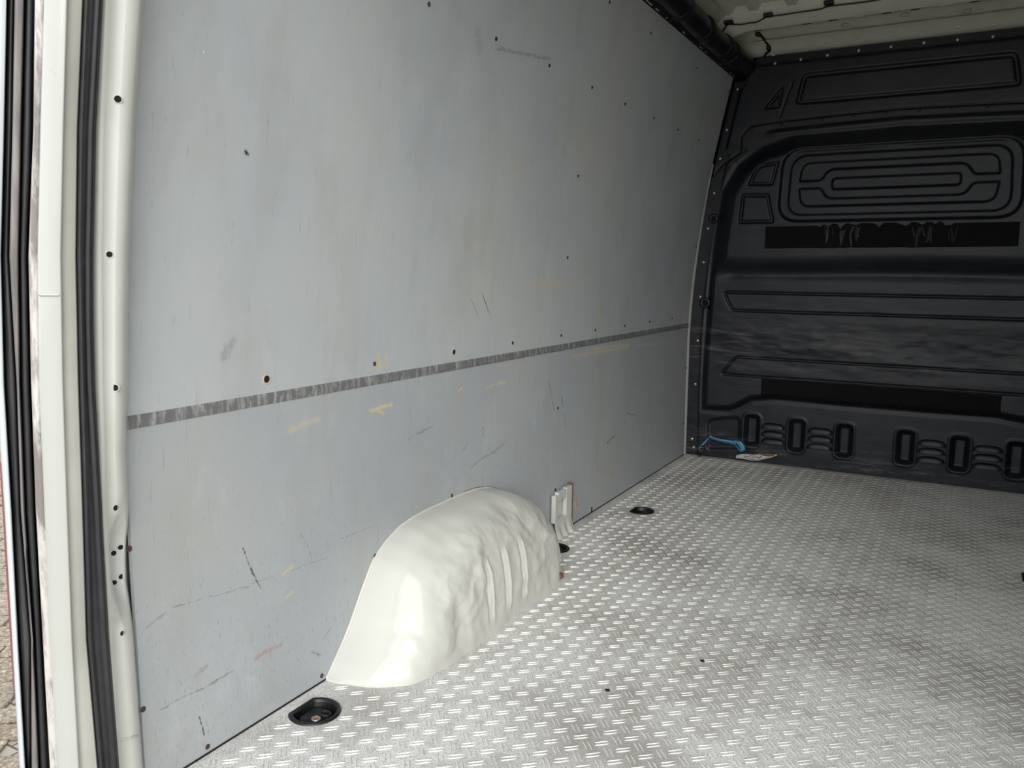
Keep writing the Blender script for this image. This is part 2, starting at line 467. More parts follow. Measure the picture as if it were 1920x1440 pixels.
floor = bpy.data.objects.new('floor', me); COL.objects.link(floor)
tag(floor, 'scuffed aluminium tread plate floor of the van load space', kind='structure')

# tread ridges: pairs on a square lattice, alternating diagonals
def ridge_geom(ang):
    V, Fc = [], []
    u = np.array([math.cos(ang), math.sin(ang)]); w = np.array([-u[1], u[0]])
    for s, sh in ((-.0044, -.0014), (.0044, .0014)):
        n = 6; b0 = len(V)
        for i in range(n + 1):
            k = i / n * 2 - 1
            c = u * (k * .0152 + sh) + w * (s - .0011 * (1 - k * k))
            hw = .0012 * math.sqrt(max(0, 1 - k ** 4)) + .0002; hz = .0015 * (1 - k ** 4) + .0001
            V += [(*(c - w * hw), -.0002), (*(c - w * hw * .25), hz), (*(c + w * hw * .25), hz), (*(c + w * hw), -.0002)]
        for i in range(n):
            a = b0 + i * 4
            Fc += [(a + k_, a + 4 + k_, a + 5 + k_, a + 1 + k_) for k_ in range(3)]
    return np.array(V), Fc
RG = [ridge_geom(math.radians(41)), ridge_geom(math.radians(131))]
P0 = .0436
def arch_plan(y): return float(np.interp(y, [1.272, 1.28, 1.30, 1.347, 1.40, 1.458, 2.05, 2.12, 2.17, 2.21], [0, .07, .118, .176, .192, .199, .196, .172, .12, 0]))
cells = []
for j in range(0, 72):
    for i in range(0, 41):
        for s in (0, 1):
            x = .0085 + (i + .5 * s) * P0; y = .7415 + (j + .5 * s) * P0
            if x < .012 or x > XR - .012 or y > 3.892: continue
            if any((x - cx) ** 2 + (y - cy) ** 2 < (r + .014) ** 2 for (cx, cy), r in zip(CUPS, CUPR)): continue
            if 1.26 < y < 2.23 and x < arch_plan(y) + .012: continue
            cells.append((x, y, s))
def project(x, y):
    c = R.T @ (np.array([x, y, 0]) - CAM); return 960 + F * c[0] / c[2], 720 + F * c[1] / c[2], c[2]
vis = []
for k, (x, y, s) in enumerate(cells):
    u, v, d = project(x, y)
    if 0 < u < 1920 and 0 < v < 1440: vis.append((d, k))
vis.sort(); near = {k for _, k in vis[:300]}
RM = []
for gV, gF in RG:
    me = bpy.data.meshes.new('tread_ridge'); me.from_pydata([tuple(v) for v in gV], [], gF); me.update()
    me.materials.append(M_ridge); RM.append(me)
V, Fc = [], []
for k, (x, y, s) in enumerate(cells):
    if k in near:
        o = bpy.data.objects.new('tread_ridge', RM[s]); o.location = (x, y, 0); o.parent = floor; COL.objects.link(o)
    else:
        b0 = len(V); gV, gF = RG[s]
        V += [(a + x, b + y, c) for a, b, c in gV]; Fc += [tuple(b0 + i for i in f) for f in gF]
o = mesh_obj('tread_ridges', V, Fc, M_ridge, floor, smooth=False); tag(o, 'raised tread ridges farther along the floor plate', kind='stuff')

# ---- left wall: two bent lining boards, a joint strip, screws
wall = empty('wall_left', (0, YR, 0)); tag(wall, 'grey coated plywood side lining in two boards with a metal joint strip', kind='structure')
ZS0, ZS1 = .630, .652
def board(name, z0, z1, parent):
    zs = np.linspace(z0, z1, max(4, int((z1 - z0) / .012)) + 1)
    prof = [(float(XW(z)), z) for z in zs] + [(float(XW(z)) - .008, z) for z in zs[::-1]]
    V, Fc, mi = [], [], []
    for y in PLY_Y: V += [(x, y, z) for x, z in prof]
    n = len(prof); L_ = len(PLY_Y)
    for j in range(L_ - 1):
        for i in range(n): Fc.append((j * n + i, j * n + (i + 1) % n, (j + 1) * n + (i + 1) % n, (j + 1) * n + i)); mi.append(j)
    Fc.append(tuple(range(n))[::-1]); Fc.append(tuple(range((L_ - 1) * n, L_ * n))); mi += [0, L_ - 2]
    o = mesh_obj(name, V, Fc, None, parent, smooth=False)
    for m_ in M_PLY[z0 > .5]: o.data.materials.append(m_)
    o.data.polygons.foreach_set('material_index', mi)
    o.matrix_parent_inverse = Matrix.Translation((0, -YR, 0))
    return o
def inv(o, par):
    o.matrix_parent_inverse = Matrix.Translation(-Vector(par.location)); return o
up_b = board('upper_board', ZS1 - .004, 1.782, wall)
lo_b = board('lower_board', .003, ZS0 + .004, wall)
V = []; prof = []
for z in np.linspace(ZS0, ZS1, 5): prof.append((float(XW(z)) + .0022 - (.0012 if z in (ZS0, ZS1) else 0), z))
prof = [(float(XW(ZS0)) - .004, ZS0 - .0005)] + prof + [(float(XW(ZS1)) - .004, ZS1 + .0005)]
n = len(prof); V = [(x, y, z) for y in (YR, YB - .034) for x, z in prof]
Fc = [(i, i + 1, n + i + 1, n + i) for i in range(n - 1)]
inv(mesh_obj('joint_strip', V, Fc, M_strip, wall, smooth=False), wall)
# screws
bm = bmesh.new()
prev = None
for r, z in ((.0052, 0), (.0048, .0012), (.0028, .0019), (.0012, .0008)):
    ring = [bm.verts.new((r * math.cos(a), r * math.sin(a), z)) for a in np.linspace(0, 2 * math.pi, 13)[:-1]]
    if prev:
        for i in range(12): bm.faces.new((prev[i], prev[(i + 1) % 12], ring[(i + 1) % 12], ring[i]))
    prev = ring
bm.faces.new(prev)
sm = bpy.data.meshes.new('screw'); bm.to_mesh(sm); bm.free(); sm.materials.append(M_rust)
sm2 = sm.copy(); sm2.materials.clear(); sm2.materials.append(M_dscrew)
def place_on_wall(o, px, py, off=.0002):
    p = onW(px, py); nz = wall_normal(p[2])
    o.matrix_local = Matrix.Translation(Vector(p) + nz * off) @ nz.to_track_quat('Z', 'Y').to_matrix().to_4x4()
SCREWS = [(804, 8), (930, 73), (1030, 123), (1110, 164), (1172, 195), (1226, 221), (1271, 243), (1310, 263), (1143, 4), (1220, 62), (1307, 128), (1366, 172),
          (1084, 330), (1064, 483), (702, 682), (961, 643), (1052, 629), (1116, 619), (1171, 611), (1218, 603), (1260, 597), (1046, 765),
          (847, 929), (703, 1042), (603, 1267), (389, 1400), (242, 1029), (268, 1330), (1041, 918), (1305, 463), (1287, 690), (1281, 794)]
for k, (px, py) in enumerate(SCREWS):
    lower = (onW(px, py)[2] < ZS0)
    o = bpy.data.objects.new('screw', sm if px < 850 else sm2); COL.objects.link(o)
    o.parent = lo_b if lower else up_b
    place_on_wall(o, px, py)
    if px < 300: o.scale = (1, 1, 1)
# bolt holes: bare wood rim, black disc painted for the shade inside
def ring_mesh(r0, r1, h, n=20):
    V, Fc = [], []
    for i in range(n):
        a = 2 * math.pi * i / n; c, s = math.cos(a), math.sin(a)
        V += [(r1 * c, r1 * s, 0), (r1 * .93 * c, r1 * .93 * s, h), (r0 * 1.1 * c, r0 * 1.1 * s, h * .7), (r0 * c, r0 * s, -.004)]
    for i in range(n):
        a, b = 4 * i, 4 * ((i + 1) % n)
        for k in range(3): Fc.append((a + k, b + k, b + k + 1, a + k + 1))
    return V, Fc
def disc_mesh(r, z=0, n=16):
    return [(r * math.cos(2 * math.pi * i / n), r * math.sin(2 * math.pi * i / n), z) for i in range(n)], [tuple(range(n))]
for px, py, r in ((500, 711, .0105), (851, 660, .010)):
    o = mesh_obj('bolt_hole', *ring_mesh(r * .62, r, .0008), M_tan, up_b); place_on_wall(o, px, py)
    d = mesh_obj('hole_shade', *disc_mesh(r * .66, .0006), M_hole, o)
# nail notches at the foot of the lower board
for px, py in ((1103, 956), (1158, 921), (1243, 872)):
    p = onW(px, py)
    bm = bmesh.new(); box(bm, (p[0] - .002, p[1] - .004, .001), (p[0] + .002, p[1] + .004, .022), .001)
    inv(bm_obj('foot_notch', bm, M_hole, lo_b), wall)
p = onZ(1165, 918, 0); bm = bmesh.new(); box(bm, (p[0] - .002, p[1] - .012, .001), (p[0] + .004, p[1] + .012, .012), .002)
tag(bm_obj('wood_splinter', bm, simple('splinter_wood', srgb(196, 156, 60), .7)), 'tiny yellow wood splinter at foot of the grey side lining', 'splinter')
# dark joint along the floor
bm = bmesh.new(); box(bm, (-.012, YR, -.002), (.0012, YB - .03, .0035))
tag(bm_obj('trim_1', bm, M_cable), 'dark gap line where the side lining meets the floor', kind='structure')

# white body strip between lining and bulkhead
zs = np.linspace(0, 1.40, 30)
wd = np.interp(zs, [0, .25, .65, .9, 1.2, 1.4], [.030, .040, .044, .030, .012, .004])
P = np.array([[[float(XW(z)) - .006, YB - .036, z], [float(XW(z)) - .001 + .001, YB - .030, z], [float(XW(z)) - .004 + w * .18, YB + .004, z]] for z, w in zip(zs, wd)])
tag(grid_obj('trim_2', P, M_paint, flip=True), 'thin white painted body strip between side lining and bulkhead', kind='structure')
# body shell behind lining, keeps the light out
zs = np.linspace(-.05, 2.0, 30)
P = np.array([[[float(XW(z)) - .06, y, z] for y in (.86, 4.05)] for z in zs])
tag(grid_obj('wall_outer', P, M_side), 'outer side panel of the van body', kind='structure')
# right wall, out of view; its white is chosen to bounce light inside
P = np.array([[[XR - float(XW(z)), y, z] for y in (YR, 4.05)] for z in np.linspace(-.05, 2.0, 40)])
tag(grid_obj('wall_right', P, M_paint), 'white painted right side of the load space', kind='structure')

# ================================================================== BULKHEAD
def pb(px, py): p = onY(px, py, YB - .04); return (p[0], p[2])
def c1(x, y): return pb(1180 + x * .3854, y * .3854)
def c2(x, y): return pb(1260 + x * .3681, 400 + y * .3681)
def mir(P): return [(XR - x, z) for x, z in P][::-1]
NU, NV = 520, 500
u = np.linspace(0, 1, NU); v = np.linspace(0, 1, NV)
U, Vv = np.meshgrid(u, v, indexing='ij')
Xa = .165 + U * (XR - .33)
Xe = np.minimum(Xa, XR - Xa)
ztop = np.where(Xe > .245, 1.862, 0) + np.where(Xe <= .245, 1.765 + .097 * sst(.205, .245, Xe), 0)
Zg = Vv * ztop
XL = XW(Zg) + .004
Xg = XL + U * (XR - 2 * XL)
H = np.zeros_like(Xg)
# raised fields
top_main = [pb(*q) for q in [(1312, 770), (1314, 700), (1318, 640), (1328, 520), (1334, 459), (1350, 358), (1380, 308), (1427, 270), (1488, 250), (1640, 238)]]
bot_main = [c2(*q) for q in [(280, 1015), (330, 1000), (400, 962), (520, 955), (830, 985)]]
half = top_main + [(XC, c2(830, 985)[1] * 0 + 1.455)]
zmid = pb(1640, 238)[1]
half[-1] = (XC, zmid + .004)
zb = bot_main[-1][1]
poly_main = half + mir(top_main) + [(XR - x, z) for x, z in bot_main] + [(XC, zb)] + bot_main[::-1]
sdm = sdf(poly_main, Xg, Zg)
up = sst(.88, .98, Zg + .006 * np.sin(Xg * 5))
rampw = .035 + .055 * up
amp = .028 + .040 * up
H += amp * sst(0.0, 1.0, -sdm / rampw)
H -= .010 * np.exp(-((Zg - .90) / .03) ** 2) * sst(.03, .12, -sdm)
# outer flange bead
# seams between the upper and lower mouldings
seam = [c1(*q) for q in [(400, 850), (440, 800), (530, 735), (538, 660), (580, 608), (740, 582), (1000, 553), (1300, 522), (1600, 492), (1920, 470)]]
seam = seam + [(XC + .55, seam[-1][1] + .0)]
seamL = [q for q in seam if q[0] < XC] + [(XC, 1.545)]
zs_mid = np.interp(XC, [q[0] for q in seam], [q[1] for q in seam])
seamL[-1] = (XC, float(zs_mid))
seam_full = seamL + mir(seamL)[1:]
ds = pline(seam_full, Xg, Zg)
above = Zg > np.interp(Xg, [q[0] for q in seam_full], [q[1] for q in seam_full])
H += np.where(above, 0, .007) * sst(0, .006, ds)
H -= .006 * np.exp(-(ds / .004) ** 2)
# flange step below the seam
zseam = np.interp(Xg, [q[0] for q in seam_full], [q[1] for q in seam_full])
dz = zseam - Zg
flm = sst(.30, .36, np.minimum(Xg, XR - Xg))
H += flm * (.006 * sst(.036, .050, dz) * (1 - sst(.055, .075, dz)) - .004 * sst(.002, .006, dz) * (1 - sst(.034, .040, dz)))
# flange bead at the perimeter
per = np.minimum(np.minimum(Xg - XL, XR - XL - Xg), ztop - Zg)
H += .010 * sst(.030, .046, per) * np.where(Zg > 1.45, 1, 0) * sst(1.45, 1.5, Zg)
H += .004 * sst(.05, .065, per) * (1 - sst(1.40, 1.46, Zg)) * sst(.0, .02, sdm)

def recess(P, depth, w=.007, inner=None):
    global H
    s = sdf(P, Xg, Zg)
    H -= depth * sst(0, 1, -s / w)
    return s
def groove(P, depth, w):
    global H
    s = np.abs(sdf(P, Xg, Zg)); H -= depth * np.exp(-(s / w) ** 2)
def both(P): return [P, mir(P)]
# top long panel: groove with inner plateau (symmetric about the centre)
TP = [c1(795, 505), c1(835, 345), (XC, pb(1700, 100)[1] + .004)]
TP = [c1(795, 508), c1(835, 345)]
TPf = rounded(TP + mir(TP), .03)
s = sdf(TPf, Xg, Zg); H -= .012 * sst(0, 1, -s / .010); H += .007 * sst(.016, .026, -s)
for P in both(rounded([c1(748, 398), c1(728, 520), c1(636, 530)], .02)):
    s = sdf(P, Xg, Zg); H -= .012 * sst(0, 1, -s / .008); H += .007 * sst(.011, .02, -s)
for L in both([c1(790, 385), c1(757, 470), c1(725, 562)]):
    H -= .003 * np.exp(-(pline(L, Xg, Zg) / .004) ** 2)
# window-shaped embossing
A = [c1(728, 1088), c1(745, 725)]
zt = c1(745, 725)[1]; zbm = c1(728, 1088)[1]
xa = c1(728, 900)[0]
def rr(x0, z0, z1, r): return rounded([(x0, z0), (x0 + .012, z1), (XR - x0 - .012, z1), (XR - x0, z0)], r, 8)
W1 = rr(xa, zbm, zt, .10); W2 = rr(xa + .042, zbm + .030, zt - .034, .075)
s = sdf(W1, Xg, Zg); H -= .016 * sst(0, 1, -s / .014)
s = sdf(W2, Xg, Zg); H += .010 * sst(0, 1, -s / .008)
cz = (zt + zbm) / 2
def half_frame(sign):
    x0 = xa + .088; z_in = cz + sign * .012; z_out = cz + sign * .098; zi2 = cz + sign * .058
    P = [(x0, z_in), (x0 + .012, z_out), (XR - x0 - .012, z_out), (XR - x0, z_in), (XR - x0 - .10, z_in), (XR - x0 - .125, zi2), (x0 + .125, zi2), (x0 + .10, z_in)]
    return rounded(P, [.008, .05, .05, .008, .02, .03, .03, .02])
for sg in (1, -1):
    s = sdf(half_frame(sg), Xg, Zg); H -= .013 * sst(0, 1, -s / .009)
SL = rounded([(xa + .225, cz - .028), (xa + .225, cz + .028), (XR - xa - .225, cz + .028), (XR - xa - .225, cz - .028)], .022)
s = sdf(SL, Xg, Zg); H -= .014 * sst(0, 1, -s / .009)
for P in both(rounded([c1(580, 908), c1(625, 800), c1(740, 785), c1(708, 908)], [.012, .045, .012, .012])) + both(rounded([c1(536, 1092), c1(552, 943), c1(688, 943), c1(714, 1090)], .014)):
    s = sdf(P, Xg, Zg); H -= .011 * sst(0, 1, -s / .008); H += .007 * sst(.010, .02, -s)
# two long ribs
Zr = lambda y: c2(1000, y)[1]
R1 = [c2(305, 495), c2(262, 402)]; R1 = rounded([(R1[0][0], R1[0][1]), (R1[1][0], R1[1][1]), (XR - R1[1][0], R1[1][1]), (XR - R1[0][0], R1[0][1])], .016)
R2 = [c2(247, 820), c2(320, 732)]; R2 = rounded([(R2[0][0], R2[0][1]), (R2[1][0], R2[1][1]), (XR - R2[1][0], R2[1][1]), (XR - R2[0][0], R2[0][1])], .016)
for P in (R1, R2): groove(P, .008, .0045)
# pockets in the foot of the bulkhead
PK = [(398, 1112, 36, 84), (628, 1138, 37, 84), (872, 1165, 40, 86), (1185, 1200, 44, 90), (1463, 1232, 46, 92), (1755, 1266, 48, 94)]
for x, y, hw, hh in PK:
    a = pb(1260 + (x - hw) * .3681, 400 + (y - hh) * .3681); b = pb(1260 + (x + hw) * .3681, 400 + (y + hh) * .3681)
    zc = (a[1] + b[1]) / 2; hz = .078; xm = (a[0] + b[0]) / 2; hx = .038
    Pq = rounded([(xm - hx, zc - hz), (xm - hx, zc + hz), (xm + hx, zc + hz), (xm + hx, zc - hz)], .026)
    s = sdf(Pq, Xg, Zg); H -= .024 * sst(0, 1, -s / .024); H += .004 * np.exp(-((s - .004) / .005) ** 2)
# corner recess beside the foot
for P in both(rounded([c2(160, 1215), c2(165, 1050), c2(250, 1038), c2(345, 1035), c2(345, 1215)], .03)):
    s = sdf(P, Xg, Zg); H -= .010 * sst(0, 1, -s / .02)
# dents
H += .0035 * vnoise(Xg * 6, Zg * 16, 3) * sst(.0, .1, -sdm) * np.exp(-((Zg - .58) / .16) ** 2) * 2.2
H += .0016 * vnoise(Xg * 9, Zg * 9, 9)
P = np.stack([Xg, YB - H, Zg], -1)
bulk = grid_obj('wall_front', P, M_bulk, flip=False)
tag(bulk, 'dark navy moulded plastic bulkhead lining with embossed ribs and vents', kind='structure')
HF = (Xg, Zg, H)
def hb(x, z):
    i = np.argmin((Xg - x) ** 2 + (Zg - z) ** 2); return float(H.flat[i])
# backing wall
P = np.array([[[x, YB + .08, z] for x in (-.1, XR + .1)] for z in (-.05, 2.05)])
tag(grid_obj('wall_cab', P, M_hole), 'cab side of the bulkhead', kind='structure')
# louvres between the pockets
lw = .056
V, Fc = [], []
ns, nt = 14, 6
for i in range(ns + 1):
    s_ = i / ns * 2 - 1
    for k in range(nt + 1):
        tt = k / nt
        d = .017 * (1 - abs(s_) ** 5) ** .5
        V.append((s_ * lw, -d * math.cos(tt * math.pi / 2) ** .8 if tt < 1 else .001, .026 * math.sin(tt * math.pi / 2) * (.35 + .65 * (1 - abs(s_) ** 4)) - .008))
for i in range(ns):
    for k in range(nt):
        a = i * (nt + 1) + k; Fc.append((a, a + nt + 1, a + nt + 2, a + 1))
lm = bpy.data.meshes.new('louvre'); lm.from_pydata(V, [], Fc); lm.update(); lm.polygons.foreach_set('use_smooth', [True] * len(lm.polygons)); lm.materials.append(M_bulk)
bmv = bmesh.new(); box(bmv, (-lw * .96, -.012, -.010), (lw * .96, .002, -.0055)); slotm = bpy.data.meshes.new('slot_shade'); bmv.to_mesh(slotm); bmv.free(); slotm.materials.append(M_hole)  # solid black bar colours in the shade under each louvre
for cols in (((508, 1093), (508, 1132), (508, 1170)), ((750, 1117), (750, 1157), (745, 1197)), ((1323, 1180), (1318, 1222), (1314, 1266)), ((1610, 1210), (1606, 1254), (1603, 1300))):
    for q in cols:
        x, z = c2(*q); o = bpy.data.objects.new('louvre', lm); COL.objects.link(o); o.parent = bulk; o.location = (x, YB - hb(x, z) + .001, z)
        s_ = bpy.data.objects.new('slot_shade', slotm); COL.objects.link(s_); s_.parent = o
# rivets
bm = bmesh.new(); bmesh.ops.create_uvsphere(bm, u_segments=10, v_segments=6, radius=.0075)
for vtx in bm.verts: vtx.co.y *= .55
rm = bpy.data.meshes.new('rivet'); bm.to_mesh(rm); bm.free(); rm.polygons.foreach_set('use_smooth', [True] * len(rm.polygons)); rm.materials.append(M_rivet)
RV = [c1(*q) for q in [(515, 425), (463, 625), (430, 767), (404, 936), (373, 1110), (700, 300), (826, 279), (957, 258), (1110, 235), (1269, 216), (1431, 196), (1597, 181), (1770, 165)]] + \
     [c2(*q) for q in [(151, 249), (135, 426), (121, 650), (109, 874), (93, 1154), (101, 1198)]]
for x, z in RV:
    x = max(x, float(XW(z)) + .014)
    o = bpy.data.objects.new('rivet', rm); COL.objects.link(o); o.parent = bulk; o.location = (x, YB - hb(x, z) - .001, z)
# dark fasteners along the seam flange
rm2 = rm.copy(); rm2.materials.clear(); rm2.materials.append(M_plastic_dark)
for q in [(588, 628), (735, 602), (933, 576), (1087, 558), (1244, 542), (1407, 530), (1573, 519), (1744, 511), (560, 727), (512, 779), (470, 813), (790, 387), (759, 495)]:
    x, z = c1(*q); o = bpy.data.objects.new('fastener', rm2); COL.objects.link(o); o.parent = bulk; o.location = (x, YB - hb(x, z) - .001, z)
# bosses, each with a black disc painted for the shade in its hole
for q, rr_ in ((c1(402, 1062), .024), (c2(160, 457), .027)):
    x, z = q; x = max(x, float(XW(z)) + rr_ + .012)
    V, Fc = ring_mesh(rr_ * .32, rr_, .010, 24)
    o = mesh_obj('boss', V, Fc, M_bulk, bulk); o.rotation_euler = (math.pi / 2, 0, 0); o.location = (x, YB - hb(x, z) - .002, z)
    d = mesh_obj('boss_hole_shade', *disc_mesh(rr_ * .36, .001), M_hole, o)

# worn tape strips stuck across the bulkhead
def tape(name, corners, label, rag):
    (x0, zt0, zb0), (x1, zt1, zb1) = corners
    n, m = 170, 22
    P = np.zeros((n, m, 3))
    xs = np.linspace(x0, x1, n)
    tp = np.interp(xs, [x0, x1], [zt0, zt1]); bt = np.interp(xs, [x0, x1], [zb0, zb1])
    q = (xs - x0) / (x1 - x0)
    tp = tp + rag[0](q); bt = bt + rag[1](q)
    hh = np.array([hb(x, (a + b) / 2) for x, a, b in zip(xs, tp, bt)])
    for j in range(m):
        w = j / (m - 1); z = bt + (tp - bt) * w
        hz = np.array([hb(x, zz) for x, zz in zip(xs, z)])
        wr = np.abs(vnoise(xs * 60, z * 25, 5)) * .004 * rag[2](q)
        P[:, j, 0] = xs; P[:, j, 1] = YB - hz - .0016 - wr; P[:, j, 2] = z
    o = grid_obj(name, P, M_tape)
    md = o.modifiers.new('thickness', 'SOLIDIFY'); md.thickness = .0012; md.offset = -1
    tag(o, label, 'tape'); return o
x0, za = c2(486, 70); _, zb_ = c2(486, 180); x1, zc_ = c2(1772, 45); _, zd = c2(1768, 170)
nz1 = lambda q: vnoise(q * 46, q * 3, 2)
tape('tape_strip', ((x0, za, zb_), (x1, zc_, zd)), 'torn black tape strip under the window-shaped embossing of the bulkhead',
     (lambda q: .014 * np.clip(nz1(q) * 2.2, -1.4, .5) * ((q > .22) & (q < .76)), lambda q: .004 * nz1(q + 3) * ((q > .22) & (q < .66)), lambda q: ((q > .22) & (q < .76)) * 1.0))
x0, za = c2(456, 842); _, zb_ = c2(456, 940); x1, zc_ = c2(1680, 930); _, zd = c2(1668, 1045)
tape('tape_strip', ((x0, za, zb_), (x1, zc_, zd)), 'scuffed black tape strip low on the bulkhead just above the vents',
     (lambda q: 0 * q, lambda q: .012 * np.clip(nz1(q + 7) * 1.6 + .2, 0, 1) * ((q > .32) & (q < .92)), lambda q: .5 * ((q > .3) & (q < .6))))

tp1 = [o for o in bpy.data.objects if o.name == 'tape_strip'][0]
for k in range(26):
    q = random.uniform(1548, 1612) if k % 2 else random.uniform(1712, 1795)
    xx, zz = pb(q, random.uniform(424, 434)); hh = random.uniform(.03, .07); ww = random.uniform(.003, .009)
    P = []
    for j, w_ in enumerate(np.linspace(0, 1, 6)):
        z_ = zz - hh * w_; y_ = YB - hb(xx, z_) - .003 - .006 * math.sin(w_ * 3.0) * random.uniform(.4, 1); dx = .006 * math.sin(w_ * 2 + k)
        P.append([(xx + dx - ww / 2, y_ - .002, z_), (xx + dx + ww / 2, y_ + .001, z_)])
    grid_obj('torn_shred', np.array(P), M_shred, tp1)
# ================================================================== CEILING
xs = np.linspace(-.02, XR + .02, 220); ys = np.concatenate([np.linspace(.70, 3.2, 40), np.linspace(3.22, 3.92, 36)])
XX, YY = np.meshgrid(xs, ys, indexing='ij')
E_ = np.minimum(XX, XR - XX)
ZZ = 1.945 - .10 * (1 - sst(.10, .30, E_)) - .05 * (1 - sst(.0, .12, E_))
rib = np.abs(((XX - .345) / .145 + .5) % 1 - .5) * .145
ZZ -= .020 * (1 - sst(.016, .030, rib)) * sst(.22, .27, E_) * (YY < 3.45)
ZZ -= .010 * (1 - sst(.008, .02, np.abs(E_ - .255))) * (YY < 3.45)
ZZ -= .080 * sst(3.74, 3.90, YY) * sst(.12, .3, E_)
rib2 = np.abs(((XX - .42) / .29 + .5) % 1 - .5) * .29
ZZ -= .012 * (1 - sst(.012, .03, rib2)) * sst(.26, .32, E_) * (YY > 3.55) * (1 - sst(3.70, 3.74, YY))
ceil = grid_obj('ceiling', np.stack([XX, YY, ZZ], -1), M_roof, flip=True)
tag(ceil, 'cream painted corrugated roof skin of the van', kind='structure')
# roof bow near the bulkhead and two more towards the doors
def bow(yc):
    prof = [(-.060, .062), (-.046, .040), (-.030, .026), (.010, .010), (.045, -.008), (.066, -.012), (.074, -.006), (.076, .04)]
    xsb = np.concatenate([np.linspace(.165, .30, 10), np.linspace(.33, XR - .33, 30), np.linspace(XR - .30, XR - .165, 10)])
    P = np.zeros((len(xsb), len(prof), 3))
    for i, x in enumerate(xsb):
        e = min(x, XR - x); drop = -.035 * (1 - sst(.16, .30, e)); wsc = .75 + .25 * sst(.16, .26, e)
        for j, (dy, dz_) in enumerate(prof): P[i, j] = (x, yc + dy * wsc, 1.882 + dz_ + drop + .008 * math.sin((x / XR) * math.pi))
    o = grid_obj('roof_bow', P, M_roof, ceil)
    return o
b1 = bow(3.475)
for y in (2.45, 1.45): bow(y)
# slotted flange along the bow edge
slm = bpy.data.meshes.new('bow_slot'); bmv = bmesh.new(); box(bmv, (-.016, -.004, -.0012), (.016, .004, .0012), .001); bmv.to_mesh(slm); bmv.free(); slm.materials.append(M_hole)
slm2 = slm.copy(); slm2.materials.clear(); slm2.materials.append(M_paint)
for k, x in enumerate(np.linspace(.24, 1.4, 13)):
    o = bpy.data.objects.new('bow_slot', slm if k % 3 != 2 else slm2); COL.objects.link(o); o.parent = b1
    o.location = (x, 3.536, 1.8715 + .008 * math.sin(x / XR * math.pi))
# front header rail
prof = [(3.80, 1.905), (3.835, 1.893), (3.862, 1.874), (3.885, 1.866), (3.915, 1.864), (3.95, 1.885)]
P = np.array([[[x, y, z - .0 * x] for y, z in prof] for x in np.linspace(.20, XR - .20, 12)])
hd = grid_obj('header_rail', P, M_roof, ceil)
# spot welds and pressed dimples
bm = bmesh.new(); bmesh.ops.create_uvsphere(bm, u_segments=12, v_segments=6, radius=1)
wm = bpy.data.meshes.new('dimple'); bm.to_mesh(wm); bm.free(); wm.polygons.foreach_set('use_smooth', [True] * len(wm.polygons)); wm.materials.append(M_paint)
def c3(x, y): return (1540 + x * .198, y * .198)
for q, r in [((222, 285), .018), ((785, 207), .018), ((1378, 145), .019), ((48, 345), .008), ((348, 305), .008), ((658, 270), .008), ((978, 228), .008), ((1305, 192), .008), ((1648, 155), .008)]:
    p = onZ(*c3(*q), 1.905)
    o = bpy.data.objects.new('dimple', wm); COL.objects.link(o); o.parent = ceil
    zz = 1.945 - .080 * float(sst(3.74, 3.90, p[1])); o.location = (p[0], p[1] + .0, zz); o.scale = (r, r, .006)
for q, r in [((1190, 508), .018), ((1540, 440), .018), ((1030, 475), .009), ((1355, 432), .008)]:
    p = onZ(1190 + q[0] * .1927, q[1] * .1927, 1.91)
    o = bpy.data.objects.new('dimple', wm); COL.objects.link(o); o.parent = ceil; zz = 1.945 - .080 * float(sst(3.74, 3.90, p[1])); o.location = (p[0], p[1], zz); o.scale = (r, r, .006)
# outer roof, rear header and right rear post
bm = bmesh.new(); box(bm, (-.14, .68, 1.955), (XR + .14, 4.1, 1.99), .004)
tag(bm_obj('trim_3', bm, M_side), 'outer roof panel of the van', kind='structure')
bm = bmesh.new(); box(bm, (-.05, .66, 1.86), (XR + .05, .80, 1.96), .015)
tag(bm_obj('trim_4', bm, M_paint), 'white header beam over the rear doorway', kind='structure')
bm = bmesh.new(); box(bm, (XR - .03, .66, -.02), (XR + .14, .84, 1.96), .015)
tag(bm_obj('trim_5', bm, M_paint), 'white right rear door post', kind='structure')
bm = bmesh.new(); box(bm, (-.13, .64, -.30), (XR + .13, .73, -.004), .01)
tag(bm_obj('trim_6', bm, M_plastic_dark), 'dark rear door sill below the load floor', kind='structure')

# ================================================================== LEFT REAR DOOR FRAME, lofted through rows
ROWS = [-320, -160, 0, 120, 240, 360, 480, 600, 720, 840, 960, 985, 1010, 1050, 1090, 1120, 1170, 1200, 1320, 1440, 1560]
def px_at(tab, row):
    ys_, xs_ = zip(*tab)
    if row < ys_[0]: s_ = (xs_[1] - xs_[0]) / (ys_[1] - ys_[0]); return xs_[0] + s_ * (row - ys_[0])
    if row > ys_[-1]: s_ = (xs_[-1] - xs_[-2]) / (ys_[-1] - ys_[-2]); return xs_[-1] + s_ * (row - ys_[-1])
    return float(np.interp(row, ys_, xs_))
EDGE = [(0, 268), (240, 252), (480, 242), (720, 239), (800, 238), (830, 236), (960, 241), (985, 239), (1010, 235), (1050, 234), (1090, 235), (1120, 241), (1170, 248), (1200, 251), (1440, 268)]
FACE = [(0, 203), (240, 192), (480, 188), (720, 190), (960, 197), (1200, 210), (1440, 225)]
BEV = [(0, 191), (240, 178), (480, 173), (600, 173), (720, 176), (840, 183), (960, 190), (1010, 192), (1200, 203), (1440, 222)]
SEALL = [(0, 156), (240, 146), (480, 143), (720, 148), (960, 156), (1200, 163), (1440, 184)]
CRM = [(0, 128), (240, 121), (480, 116), (720, 120), (960, 128), (1200, 137), (1440, 150)]
